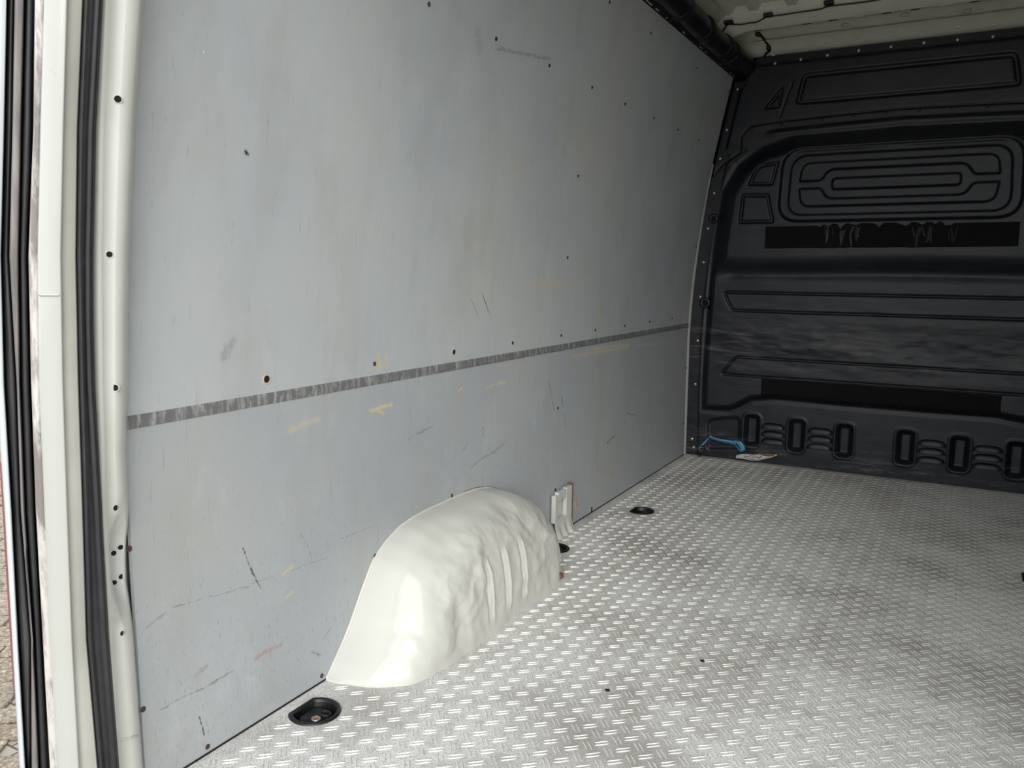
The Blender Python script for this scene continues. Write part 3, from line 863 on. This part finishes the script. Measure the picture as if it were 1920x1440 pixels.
WHT = [(0, 82), (240, 75), (480, 70), (720, 73), (960, 83), (1200, 93), (1440, 108)]
GRY = [(0, 65), (240, 62), (480, 53), (720, 58), (960, 67), (1200, 80), (1440, 93)]
DK1 = [(0, 46), (240, 40), (480, 35), (720, 38), (960, 47), (1200, 63), (1440, 73)]
DK2 = [(0, 27), (240, 23), (480, 17), (720, 31), (960, 39), (1200, 58), (1440, 59)]
OUT = [(0, 13), (240, 8), (480, 2), (720, 8), (960, 22), (1200, 34), (1440, 48)]
BOD = [(0, -20), (240, -24), (480, -20), (720, -8), (870, 2), (960, 8), (1200, 22), (1440, 36)]
def loft(name, cols, mat, parent, rows=ROWS, dense=3):
    rr_ = np.interp(np.arange((len(rows) - 1) * dense + 1) / dense, np.arange(len(rows)), rows)
    P = np.zeros((len(rr_), len(cols), 3))
    for i, r in enumerate(rr_):
        for j, (tab, dx, Y) in enumerate(cols):
            y_ = Y(r) if callable(Y) else Y
            P[i, j] = onY(px_at(tab, r) + dx, r, y_)
    return grid_obj(name, P, mat, parent)
frame = empty('trim_7', (0, .74, -.02)); tag(frame, 'white left rear door post with rubber seals', kind='structure')
def fr(o): return inv(o, frame)
notch = lambda r: float(np.interp(r, [960, 1010, 1090, 1170], [0, 1, 1, 0]))
MIDF = lambda r: 0
class Mix:  # column between EDGE and FACE
    pass
MIDT = [(y, px_at(FACE, y) + (px_at(EDGE, y) - px_at(FACE, y)) * (.5 - .35 * notch(y))) for y in ROWS]
# hidden return of the post to the lining, then rounded edge, face, bevel
post = fr(loft('post', [(EDGE, 14, .93), (EDGE, -1.0, lambda r: .812 - .006 * notch(r)), (EDGE, -3.5, lambda r: .804 + .000 * notch(r)), (EDGE, -7, lambda r: .799 + .003 * notch(r)), (MIDT, 2, lambda r: .780 + .008 * notch(r)), (MIDT, 0, lambda r: .779 - .010 * notch(r)), (FACE, 4, .764), (FACE, 0, .758), (BEV, 2, .754), (BEV, 0, .757), (BEV, -4, .775)], M_paint, frame))
seal = fr(loft('inner_seal', [(BEV, 1.5, .775), (BEV, .5, .748), (BEV, -2, .738), (BEV, -9, .733), (BEV, -14, .737), (SEALL, 11, .736), (SEALL, 8, .728), (SEALL, 4, .727), (SEALL, 1, .733), (SEALL, 0, .75)], M_rubber, frame))
cream = fr(loft('channel', [(SEALL, 6, .760), (SEALL, 3, .748), (SEALL, 0, .735), (SEALL, -3, .727), (CRM, 2, .716), (CRM, 0, .713)], M_cream, frame))
jamb = fr(loft('jamb', [(CRM, 0, .713), (CRM, -2, .7085), (CRM, -5, .7065), (WHT, 4, .699), (WHT, 1, .700), (WHT, 0, .702)], M_jamb, frame))
edge = fr(loft('worn_edge', [(WHT, 0, .702), (WHT, -3, .700), (WHT, -7, .6985), (GRY, 4, .6975), (GRY, 1, .699), (GRY, 0, .715)], M_edge, frame))
os1 = fr(loft('outer_seal', [(GRY, 3, .735), (GRY, -1, .722), (GRY, -5, .707), (GRY, -10, .703), (DK1, 3, .710), (DK1, 0, .722), (DK1, -1, .735)], M_rubber, frame))
os2 = fr(loft('seal_rib', [(DK1, 1, .73), (DK1, 0, .708), (DK1, -3, .701), (DK2, 4, .701), (DK2, 1, .705), (DK2, -.5, .722)], M_rib, frame))
os3 = fr(loft('gap_rubber', [(DK2, 2, .73), (DK2, -1, .716), (DK2, -5, .709), (OUT, 6, .709), (OUT, 3, .714), (OUT, -2, .735)], M_rubber2, frame))
side = fr(loft('body_edge', [(OUT, 1, .730), (OUT, 0, .706), (OUT, -2, .700), (BOD, 5, .698), (BOD, 1, .704), (BOD, 0, .712), (BOD, -.5, .74), (BOD, -1, .95)], M_side, frame))
vv_ = np.empty(len(side.data.vertices) * 3, np.float32); side.data.vertices.foreach_get('co', vv_); vv_ = vv_.reshape(-1, 8, 3)
vv_[:, -2] = vv_[:, -3] + np.array([-.003, .03, 0]); vv_[:, -1] = vv_[:, -3] + np.array([-.006, 3.2, 0])
side.data.vertices.foreach_set('co', vv_.reshape(-1)); side.data.update()
# post holes: rimmed discs, black painted on for the shade inside
for px, py, r, Y in [(221, 186, .0055, .782), (205, 477, .005, .775), (216, 727, .0055, .781), (217, 952, .005, .780), (226, 1026, .0048, .797), (213, 1037, .0048, .789), (227, 1081, .0048, .797), (214, 1092, .0048, .789), (229, 1187, .0045, .786)]:
    # find the post surface along the view ray
    best = None
    me = post.data; inv_m = None
    p0 = Vector(CAM); d = Vector(ray(px, py)).normalized()
    ok, loc, nrm, _ = post.ray_cast(p0 + Vector((0, 0, 0)), d)
    if not ok: continue
    if nrm.dot(d) > 0: nrm = -nrm
    r *= .85
    o = mesh_obj('post_hole_shade', *disc_mesh(r, .0008), M_hole, post)
    o.matrix_local = Matrix.Translation(loc) @ nrm.to_track_quat('Z', 'Y').to_matrix().to_4x4()
    rg = mesh_obj('hole_rim', *ring_mesh(r * .95, r * 1.35, .0012), M_paint, o)
# weld seam beads across jamb and post
def bead(row, tabs, name, par, mat, rad=.0022):
    hit = []
    for px in np.linspace(tabs[0], tabs[1], 9):
        ok, loc, nrm, _ = par.ray_cast(Vector(CAM), Vector(ray(px, row - (px - tabs[0]) * tabs[2])).normalized())
        if ok: hit.append(loc)
    if len(hit) > 3:
        o = tube(name, hit, rad, mat, par, 8)
bead(553, (75, 112, .0), 'weld_bead', jamb, M_jamb)
bead(1388, (226, 258, .25), 'weld_bead', post, M_paint)

# tail light on the outer corner
rows_ = [840, 900, 960, 1050, 1150, 1250, 1310]
P = []
for r in np.linspace(850, 1310, 24):
    k = math.sin(math.pi * np.clip((r - 850) / 460, 0, 1)) ** .4
    a = onY(px_at(BOD, r) + 1, r, .712); base_ = np.array(a)
    row = []
    for w in np.linspace(0, math.pi, 9):
        off = .016 * k * math.sin(w) + .001
        row.append((base_[0] - off * .35 - .0006, .712 + .030 * (w / math.pi), base_[2]))
    P.append(row)
t = NT('red_lens'); t.set(srgb(172, 108, 100), .2, 0, .3); t.b.inputs['Transmission Weight'].default_value = .5
tl = grid_obj('tail_light', np.array(P), t.m)
md = tl.modifiers.new('thickness', 'SOLIDIFY'); md.thickness = .003
tag(tl, 'narrow red tail light lens on the outer left rear corner', 'tail light')

# ================================================================== WHEEL ARCH
ya = np.array([1.272, 1.28, 1.30, 1.33, 1.363, 1.40, 1.443, 1.49, 1.546, 1.60, 1.66, 1.74, 1.82, 1.90, 1.97, 2.03, 2.08, 2.12, 2.16, 2.19, 2.212])
ha = np.array([.000, .006, .030, .062, .104, .160, .218, .249, .271, .280, .284, .285, .286, .283, .272, .250, .215, .168, .105, .045, .0])
def smooth_interp(x, xp, fp):
    d = np.linspace(xp[0], xp[-1], 600); f = np.interp(d, xp, fp)
    f2 = np.convolve(np.pad(f, 9, mode='edge'), np.ones(19) / 19, mode='valid'); f2[0] = fp[0]; f2[-1] = fp[-1]
    return np.interp(x, d, f2)
nA, mA = 320, 100
tt = np.linspace(0, 1, nA); yy = 1.272 + (2.212 - 1.272) * (.5 - .5 * np.cos(np.pi * tt)) * .6 + (2.212 - 1.272) * tt * .4
Hh = smooth_interp(yy, ya, ha)
Ww = np.array([arch_plan(y) for y in yy]); Ww = smooth_interp(yy, yy, Ww)
nn = np.interp(yy, [1.272, 1.40, 1.60, 2.0, 2.212], [2.1, 2.2, 3.1, 3.0, 2.2])
ph = np.linspace(0, math.pi / 2, mA)
P = np.zeros((nA, mA, 3))
for i in range(nA):
    e = 2 / nn[i]
    P[i, :, 0] = Ww[i] * np.sin(ph) ** e + float(XW(.1)) + .0006; P[i, :, 1] = yy[i]; P[i, :, 2] = Hh[i] * np.cos(ph) ** e
P[:, :, 2] += 0
du = np.gradient(P, axis=0); dv = np.gradient(P, axis=1); N = np.cross(du, dv); N /= (np.linalg.norm(N, axis=-1, keepdims=True) + 1e-12)
if N[nA // 2, mA // 2, 0] < 0: N = -N
s_ = P[:, :, 1]; z_ = P[:, :, 2]; x_ = P[:, :, 0]
inner = sst(.10, .17, x_) * sst(.0, .03, z_) * sst(1.40, 1.5, s_)
D = np.zeros_like(s_)
for y0 in (1.668, 1.752, 1.842):     # pressed vertical beads
    m_ = sst(.02, .05, z_) * (1 - sst(.165, .20, z_)) * sst(.14, .18, x_)
    D += m_ * (.0050 * np.exp(-((s_ - y0) / .0048) ** 2) - .004 * np.exp(-((s_ - y0 + .020) / .005) ** 2))
D += inner * .0042 * vnoise(s_ * 22, z_ * 26, 4, 3) * (1 - .4 * sst(1.9, 2.1, s_))
D += .0075 * np.exp(-(((s_ - 1.53) / .025) ** 2 + ((z_ - .08) / .06) ** 2)) * -1
D += .006 * vnoise(s_ * 9 + 3, z_ * 12, 12, 2) * sst(.05, .12, x_) * sst(1.36, 1.45, s_)
D -= .010 * np.abs(vnoise(s_ * 15 + 7, z_ * 17, 41, 2)) * inner * (1 - .75 * sst(1.62, 1.70, s_) * (1 - sst(1.86, 1.90, s_)))
top = sst(.2, .25, z_) * (1 - sst(.15, .18, x_))
D -= .010 * np.exp(-(((s_ - 1.60) / .09) ** 2 + ((x_ - .10) / .035) ** 2)) * sst(.15, .2, z_)
D -= .006 * np.exp(-(((s_ - 1.86) / .05) ** 2 + ((x_ - .13) / .03) ** 2)) * sst(.15, .2, z_)
D += .003 * vnoise(s_ * 30, x_ * 30, 21, 2) * np.exp(-(((s_ - 1.86) / .08) ** 2 + ((x_ - .14) / .05) ** 2)) * sst(.12, .2, z_)
D += (.004 * vnoise(s_ * 26, z_ * 30, 33, 2)) * np.exp(-(((s_ - 1.37) / .05) ** 2 + ((z_ - .09) / .05) ** 2)) * sst(.06, .1, x_)
P += N * D[..., None]
P[:, -1, 2] = 0
arch = empty('wheel_arch', (.1, 1.74, 0)); tag(arch, 'dented glossy white wheel arch box bulging from the grey side lining', 'wheel arch')
shell = inv(grid_obj('arch_shell', P, M_arch, arch), arch)
# rim bead along the lining
pth = [(float(XW(h_)) + .002, y, h_) for y, h_ in zip(yy, Hh)]
inv(tube('arch_flange', [p_ for p_ in pth[2:-2:2]], .0035, M_arch, arch, 8), arch)
inv(tube('lining_cut_edge', [(p_[0] - .002, p_[1], p_[2] + .003) for p_ in pth[185:262:3]], .0018, M_wood, arch, 6), arch)
for px, py in ((797, 967), (887, 927)):
    ok, loc, nrm, _ = shell.ray_cast(Vector(CAM), Vector(ray(px, py)).normalized())
    if ok:
        if nrm.x < 0: nrm = -nrm
        o = bpy.data.objects.new('paint_plug', wm); COL.objects.link(o); o.parent = arch
        o.matrix_world = Matrix.Translation(loc - Vector(arch.location)) @ nrm.to_track_quat('Z', 'Y').to_matrix().to_4x4() @ Matrix.Diagonal((.011, .011, .005, 1))
# sealant lip at the far foot
bm = bmesh.new(); box(bm, (.170, 2.065, .0), (.192, 2.085, .016), .005); inv(bm_obj('foot_patch', bm, M_wood, arch), arch)

# ================================================================== ANCHOR PLATE in the lining cut-out
br_ = empty('anchor_bracket', (.012, 2.44, 0)); tag(br_, 'bent white metal bracket with square opening in a lining cut-out', 'bracket')
bm = bmesh.new(); Y0, Y1 = 2.375, 2.506; X0 = .004
def pl(y0, y1, z0, z1, x0=X0, x1=X0 + .016): box(bm, (x0, y0, z0), (x1, y1, z1), .002)
pl(Y0, 2.398, .055, .15); pl(2.462, Y1, .055, .16); pl(2.398, 2.462, .128, .157); pl(2.398, 2.462, .050, .064)
inv(bm_obj('plate_frame', bm, M_paint, br_), br_)
bm = bmesh.new(); box(bm, (.0005, 2.392, .057), (.0025, 2.468, .133)); inv(bm_obj('plate_back', bm, M_paint, br_), br_)
P = np.zeros((40, 10, 3))
for i, y in enumerate(np.linspace(Y0, Y1, 40)):
    for j, w in enumerate(np.linspace(0, 1, 10)):
        cor = .006 * math.sin((y - Y0) / (Y1 - Y0) * math.pi * 6 - 1.2) * w
        P[i, j] = (X0 + .014 + .020 * w ** 2 + cor * w, y, .064 * (1 - w) + .0015)
inv(grid_obj('fluted_foot', P, M_paint, br_), br_)
bm = bmesh.new(); box(bm, (.001, Y1 + .001, .002), (.020, Y1 + .010, .166), .001); inv(bm_obj('cut_edge', bm, M_wood, br_), br_)

# ================================================================== LASHING CUPS
def cup(cx, cy, r, label):
    e = empty('lashing_cup', (cx, cy, 0)); tag(e, label, 'lashing cup', 'recessed lashing cups in the floor')
    def ringstack(levels, name, mat, par, close=False):
        V, Fc = [], []; n = 26
        for rr_, z in levels: V += [(x, y, z) for x, y in d_outline(rr_)]
        for a in range(len(levels) - 1):
            for i in range(n): Fc.append((a * n + i, a * n + (i + 1) % n, (a + 1) * n + (i + 1) % n, (a + 1) * n + i))
        if close: Fc.append(tuple((len(levels) - 1) * n + i for i in range(n)))
        return mesh_obj(name, V, Fc, mat, par)
    ringstack([(r * 1.06, .0002), (r * 1.03, .0035), (r * .95, .0045), (r * .88, .003), (r * .85, -.002)], 'rim', M_plastic_dark, e)
    c = ringstack([(r * .86, -.001), (r * .78, -.022), (r * .74, -.026)], 'cup', M_plastic_dark, e, True)
    ringstack([(r * .66, -.026), (r * .64, -.009), (r * .59, -.007), (r * .55, -.010)], 'lashing_plate', M_plastic_dark, e, True)
    b = mesh_obj('bolt', *ring_mesh(r * .10, r * .20, .002), M_rivet, e); b.location = (r * .16, -r * .12, -.0095)
    d = mesh_obj('bolt_head', *disc_mesh(r * .10, .001), simple('rusty_bolt', srgb(170, 88, 40), .8), b)
    V, Fc = tube_pts([(r * .3 + .012 * math.cos(a), r * .28 + .009 * math.sin(a), -.006) for a in np.linspace(0, 2 * math.pi, 13)], .0022, 6)
    mesh_obj('lashing_ring', V, Fc, M_dscrew, e)
LBL = ['black lashing cup in the floor in front of the white wheel arch', 'black lashing cup in the open floor midway to the bulkhead', 'black lashing cup half hidden behind the white wheel arch', 'black lashing cup cut off by the right edge of the picture']
for (cx, cy), r, l in zip(CUPS, CUPR, LBL): cup(cx, cy, r, l)

# ================================================================== TRUNKING, CABLE
tr = empty('cable_trunking', (.205, .9, 1.815)); tag(tr, 'thick black round trunking along the top of the side lining', 'trunking')
path = []; rad = []
for y in np.linspace(.84, 3.915, 90):
    path.append((.207 + .003 * math.sin(y * 7), y, 1.822 + .003 * math.sin(y * 5 + 1))); rad.append(.043 + .0016 * math.sin(y * 31))
inv(tube('trunking_pipe', path, rad, M_trunk, tr, 20), tr)
for y in (2.93, 3.22, 3.50, 3.62):
    inv(tube('tape_band', [(.207, y - .03, 1.822), (.207, y - .015, 1.822), (.207, y + .015, 1.822), (.207, y + .03, 1.822)], [.0455, .0475, .0475, .0455], M_cable, tr, 20), tr)
V = [(float(XW(1.782)) - .012, .84, 1.772), (float(XW(1.782)) - .012, 3.90, 1.772), (.20, 3.90, 1.80), (.20, .84, 1.80)]
inv(mesh_obj('foam_strip', V, [(0, 1, 2, 3)], M_cable, tr, False), tr)
# white flange tabs showing over the lining edge
bm = bmesh.new(); box(bm, (-.007, -.022, -.006), (.007, .022, .007), .004)
fm = bpy.data.meshes.new('flange_tab'); bm.to_mesh(fm); bm.free(); fm.materials.append(M_paint)
for y, s_ in [(2.72, 1.5), (2.80, .9), (2.90, .35), (3.10, .7), (3.33, 1.0), (3.40, .5), (3.62, .6), (3.80, .7), (3.855, .8)]:
    o = bpy.data.objects.new('flange_tab', fm); COL.objects.link(o); o.parent = ceil; o.location = (float(XW(1.782)) + .002, y, 1.786); o.scale = (1, s_, .8)
def roof_pt(px, py, z, obs=None, off=.004):
    d = Vector(ray(px, py)).normalized(); best = None
    for ob in (obs or (b1, ceil, hd)):
        ok, loc, nrm, _ = ob.ray_cast(Vector(CAM), d)
        if ok and (best is None or (loc - Vector(CAM)).length < best): best = (loc - Vector(CAM)).length
    if best is None: return tuple(onZ(px, py, z))
    return tuple(Vector(CAM) + d * (best - off * 2.5))
k = .1927
cab = empty('roof_cable', (.3, 3.36, 1.89)); tag(cab, 'thin black cable clipped along the roof bow', 'cable')
pts = [(820, 388), (850, 320), (905, 240), (960, 238), (1040, 238), (1130, 222), (1190, 215), (1290, 165), (1400, 150), (1600, 120), (1800, 90), (1900, 60)]
path = [roof_pt(1190 + x * k, y * k, 1.889) for x, y in pts]
path += [roof_pt(1620, 4, 1.892), roof_pt(1700, -8, 1.892), roof_pt(1900, -30, 1.892)]
inv(tube('cable_run', catmull(path, 5), .0028, M_cable, cab, 6), cab)
for x, y in ((915, 222), (1300, 150), (1890, 30)):
    p = roof_pt(1190 + x * k, y * k, 1.890); bm = bmesh.new(); box(bm, (p[0] - .018, p[1] - .014, p[2] - .006), (p[0] + .018, p[1] + .014, p[2] + .008), .004); inv(bm_obj('cable_clip', bm, M_cable, cab), cab)
pts = [(1180, 325), (1225, 345), (1260, 385), (1300, 445), (1310, 495), (1280, 520), (1262, 550)]
hang = [roof_pt(1190 + x * k, y * k, 1.893) for x, y in pts]
hs = empty('cable_tail', tuple(hang[0])); tag(hs, 'short loose black cable end with clip beside the bulkhead top', 'cable')
inv(tube('tail_wire', catmull(hang, 5), .005, M_cable, hs, 8), hs)
for a, b in ((hang[0], hang[1]), (hang[3], hang[4])):
    inv(tube('tail_clip', [a, tuple((np.array(a) + np.array(b)) / 2), b], [.008, .011, .008], M_cable, hs, 8), hs)

# ================================================================== STRAP AND PACKET
t = NT('blue_webbing'); k_ = t.noise(200, 2, .5, stretch=(1, 1, 4)); t.set(t.ramp(k_, [(.35, srgb(58, 120, 160)), (.7, srgb(112, 172, 206))]), .7); M_blue = t.m
strap = empty('ratchet_strap', (.25, 3.84, 0)); tag(strap, 'blue webbing strap with metal hook against the bulkhead foot', 'strap')
def c4(x, y): return 1280 + x * .1146, 760 + y * .1146
def ribbon(name, mids, width_dirs, w, parent, mat, n=6):
    mids = catmull(mids, n); wd_ = catmull(width_dirs, n)
    P = np.array([[np.array(m) - np.array(d) * w / 2, np.array(m) + np.array(d) * w / 2] for m, d in zip(mids, wd_)])
    o = inv(grid_obj(name, P, mat, parent), parent); md = o.modifiers.new('thickness', 'SOLIDIFY'); md.thickness = .0018; md.offset = 0
    return o
def sp(x, y, Y): px, py = c4(x, y); return onY(px, py, Y)
Yf = YB - .035
ribbon('webbing', [sp(300, 665, Yf - .02), sp(370, 590, Yf - .012), sp(440, 515, Yf), sp(470, 530, Yf - .004), sp(600, 570, Yf - .02), sp(740, 595, Yf - .03), sp(830, 610, Yf - .035)],
       [(.9, -.2, .35), (.9, -.2, .4), (.5, -.3, .8), (.1, -.5, .85), (-.1, -.5, .85), (0, -.4, .9), (0, -.4, .9)], .019, strap, M_blue)
ribbon('webbing_loop', [sp(820, 612, Yf - .035), sp(870, 604, Yf - .045), sp(912, 604, Yf - .055), sp(950, 650, Yf - .060), sp(985, 715, Yf - .060), sp(975, 752, Yf - .052), sp(930, 735, Yf - .030), sp(880, 670, Yf - .022), sp(845, 630, Yf - .022)],
       [(0, -.4, .9), (.45, -.3, .8), (.85, -.1, .5), (.85, -.1, .5), (.85, -.1, .5), (.85, -.3, .45), (.6, -.8, .2), (.5, -.85, .2), (.4, -.85, .3)], .024, strap, M_blue)
inv(tube('hook_triangle', [sp(265, 690, Yf - .02), sp(290, 770, Yf - .02), sp(345, 690, Yf - .02), sp(265, 690, Yf - .02)], .0035, M_rivet, strap, 6), strap)
inv(tube('hook', catmull([sp(290, 765, Yf - .02), sp(300, 790, Yf - .025), sp(285, 818, Yf - .04), sp(262, 826, Yf - .045), sp(250, 812, Yf - .045)], 4), .004, M_dscrew, strap, 6), strap)
tag(strap.children[0])
# crumpled packet
pk_ = empty('printed_packet', (.32, 3.83, 0)); tag(pk_, 'crumpled white packet with black printing lying at the bulkhead foot', 'packet')
t = NT('white_foil_packet'); k_ = t.ramp(t.noise(60, 5, .7), [(.35, srgb(168, 164, 158)), (.6, srgb(212, 210, 206))]); t.set(k_, .5); M_pack = t.m
t = NT('brown_packet_tip'); t.set(srgb(126, 84, 62), .7); M_brown = t.m
cl_ = np.array(catmull([sp(x, y, 3.862) for x, y in [(880, 838), (950, 832), (1050, 840), (1150, 852), (1250, 848), (1350, 836), (1450, 828), (1540, 812)]], 8))
n, m = len(cl_), 24
hz_ = np.interp(np.linspace(0, 7, n), range(8), [26, 40, 46, 58, 55, 42, 30, 10]) * .1146 * 3.95 / F
P = np.zeros((n, m, 3))
for i in range(n):
    for j, a_ in enumerate(np.linspace(0, 2 * math.pi, m)):
        w = 1 + .25 * float(vnoise(np.array(i * .22), np.array(math.cos(a_) * 2 + math.sin(a_)), 6))
        P[i, j] = (cl_[i][0], cl_[i][1] + math.cos(a_) * .016 * w * min(1, hz_[i] / .012), max(.0015, cl_[i][2] + math.sin(a_) * hz_[i] * w))
body = inv(grid_obj('packet_body', P, M_pack, pk_), pk_)
def on_pack(px, py):
    ok, loc, nrm, _ = body.ray_cast(Vector(CAM), Vector(ray(px, py)).normalized())
    return (loc, nrm if nrm.y < 0 else -nrm) if ok else (None, None)
def mark(poly, rad, name='printed_mark'):
    pts_ = [on_pack(*c4(*q)) for q in poly]; pts_ = [a + b * .0006 for a, b in pts_ if a is not None]
    if len(pts_) > 1: inv(tube(name, pts_, rad, M_cable, pk_, 5), pk_)
mark([(1140 + 48 * math.cos(a), 845 + 42 * math.sin(a)) for a in np.linspace(0, 2 * math.pi, 13)], .0011)
mark([(1128, 825), (1130, 865)], .0013); mark([(1152, 825), (1154, 865)], .0013)
mark([(1000, 830), (1060, 838), (1090, 830)], .0016); mark([(1010, 850), (1080, 862)], .0011)
mark([(1200, 845), (1225, 852)], .002); mark([(1240, 850), (1262, 858)], .002); mark([(1270, 840), (1295, 858)], .002); mark([(1195, 800), (1220, 806)], .002)
tip = [tuple(sp(x, y, 3.848)) for x, y in [(1280, 790), (1340, 812), (1400, 822), (1500, 812)]]
inv(tube('brown_fold', tip, [.003, .005, .005, .003], M_brown, pk_, 8), pk_)
# small black crumbs on the floor
bm = bmesh.new(); bmesh.ops.create_icosphere(bm, subdivisions=1, radius=.005)
for v_ in bm.verts: v_.co.z = max(v_.co.z * .5, -.001); v_.co.x *= 1.3
gmsh = bpy.data.meshes.new('grit'); bm.to_mesh(gmsh); bm.free(); gmsh.materials.append(M_cable)
for (px, py), lb in (((1317, 1239), 'black crumb of grit alone in the middle of the floor'), ((1139, 1294), 'black crumb of grit on the floor right of the wheel arch')):
    o = bpy.data.objects.new('grit_crumb', gmsh); COL.objects.link(o); o.location = tuple(onZ(px, py, .0018)); tag(o, lb, 'grit', 'black grit crumbs on the floor')

# ================================================================== OUTSIDE: brick pavement
ZG = -.62
t = NT('pavement_far'); bt_ = t.n('ShaderNodeTexBrick'); t.l(t.P, bt_.inputs['Vector']); bt_.inputs['Scale'].default_value = 5
bt_.inputs['Color1'].default_value = srgb(150, 140, 128); bt_.inputs['Color2'].default_value = srgb(136, 128, 118); bt_.inputs['Mortar'].default_value = srgb(70, 62, 54)
t.set(bt_.outputs['Color'], .8)
P = np.array([[[x, y, ZG - .012] for y in (-14, 16)] for x in (-14, 14)])
ground = grid_obj('floor_outside', P, t.m, flip=True); tag(ground, 'brick paving outside the van', kind='structure')
t = NT('wet_brick'); k_ = t.ramp(t.noise(70, 4, .75), [(.40, srgb(76, 64, 52)), (.62, srgb(150, 134, 112)), (.72, srgb(226, 210, 184))]); t.set(k_, .45); t.bump(t.noise(70, 4, .75), .6, .006); M_brick = t.m  # lightest stop puts the sparkling highlights into the brick colour
bm = bmesh.new(); box(bm, (-.098, -.048, -.05), (.098, .048, 0), .005)
bkm = bpy.data.meshes.new('brick'); bm.to_mesh(bkm); bm.free(); bkm.materials.append(M_brick)
ang = math.radians(38)
n_ = 0
for i in range(-40, 41):
    for j in range(-60, 61):
        lx = (i + .5 * (j % 2)) * .202; ly = j * .101
        x = -2.4 + lx * math.cos(ang) - ly * math.sin(ang); y = 1.95 + lx * math.sin(ang) + ly * math.cos(ang)
        c = R.T @ (np.array([x, y, ZG]) - CAM); 
        if c[2] < .3: continue
        uu = 960 + F * c[0] / c[2]; vv = 720 + F * c[1] / c[2]
        if -110 < uu < 60 and 820 < vv < 1560:
            o = bpy.data.objects.new('brick', bkm); COL.objects.link(o); o.parent = ground
            o.location = (x, y, ZG + random.uniform(-.003, .003)); o.rotation_euler = (random.uniform(-.01, .01), random.uniform(-.01, .01), ang); n_ += 1
print('bricks', n_, 'cells', len(cells))
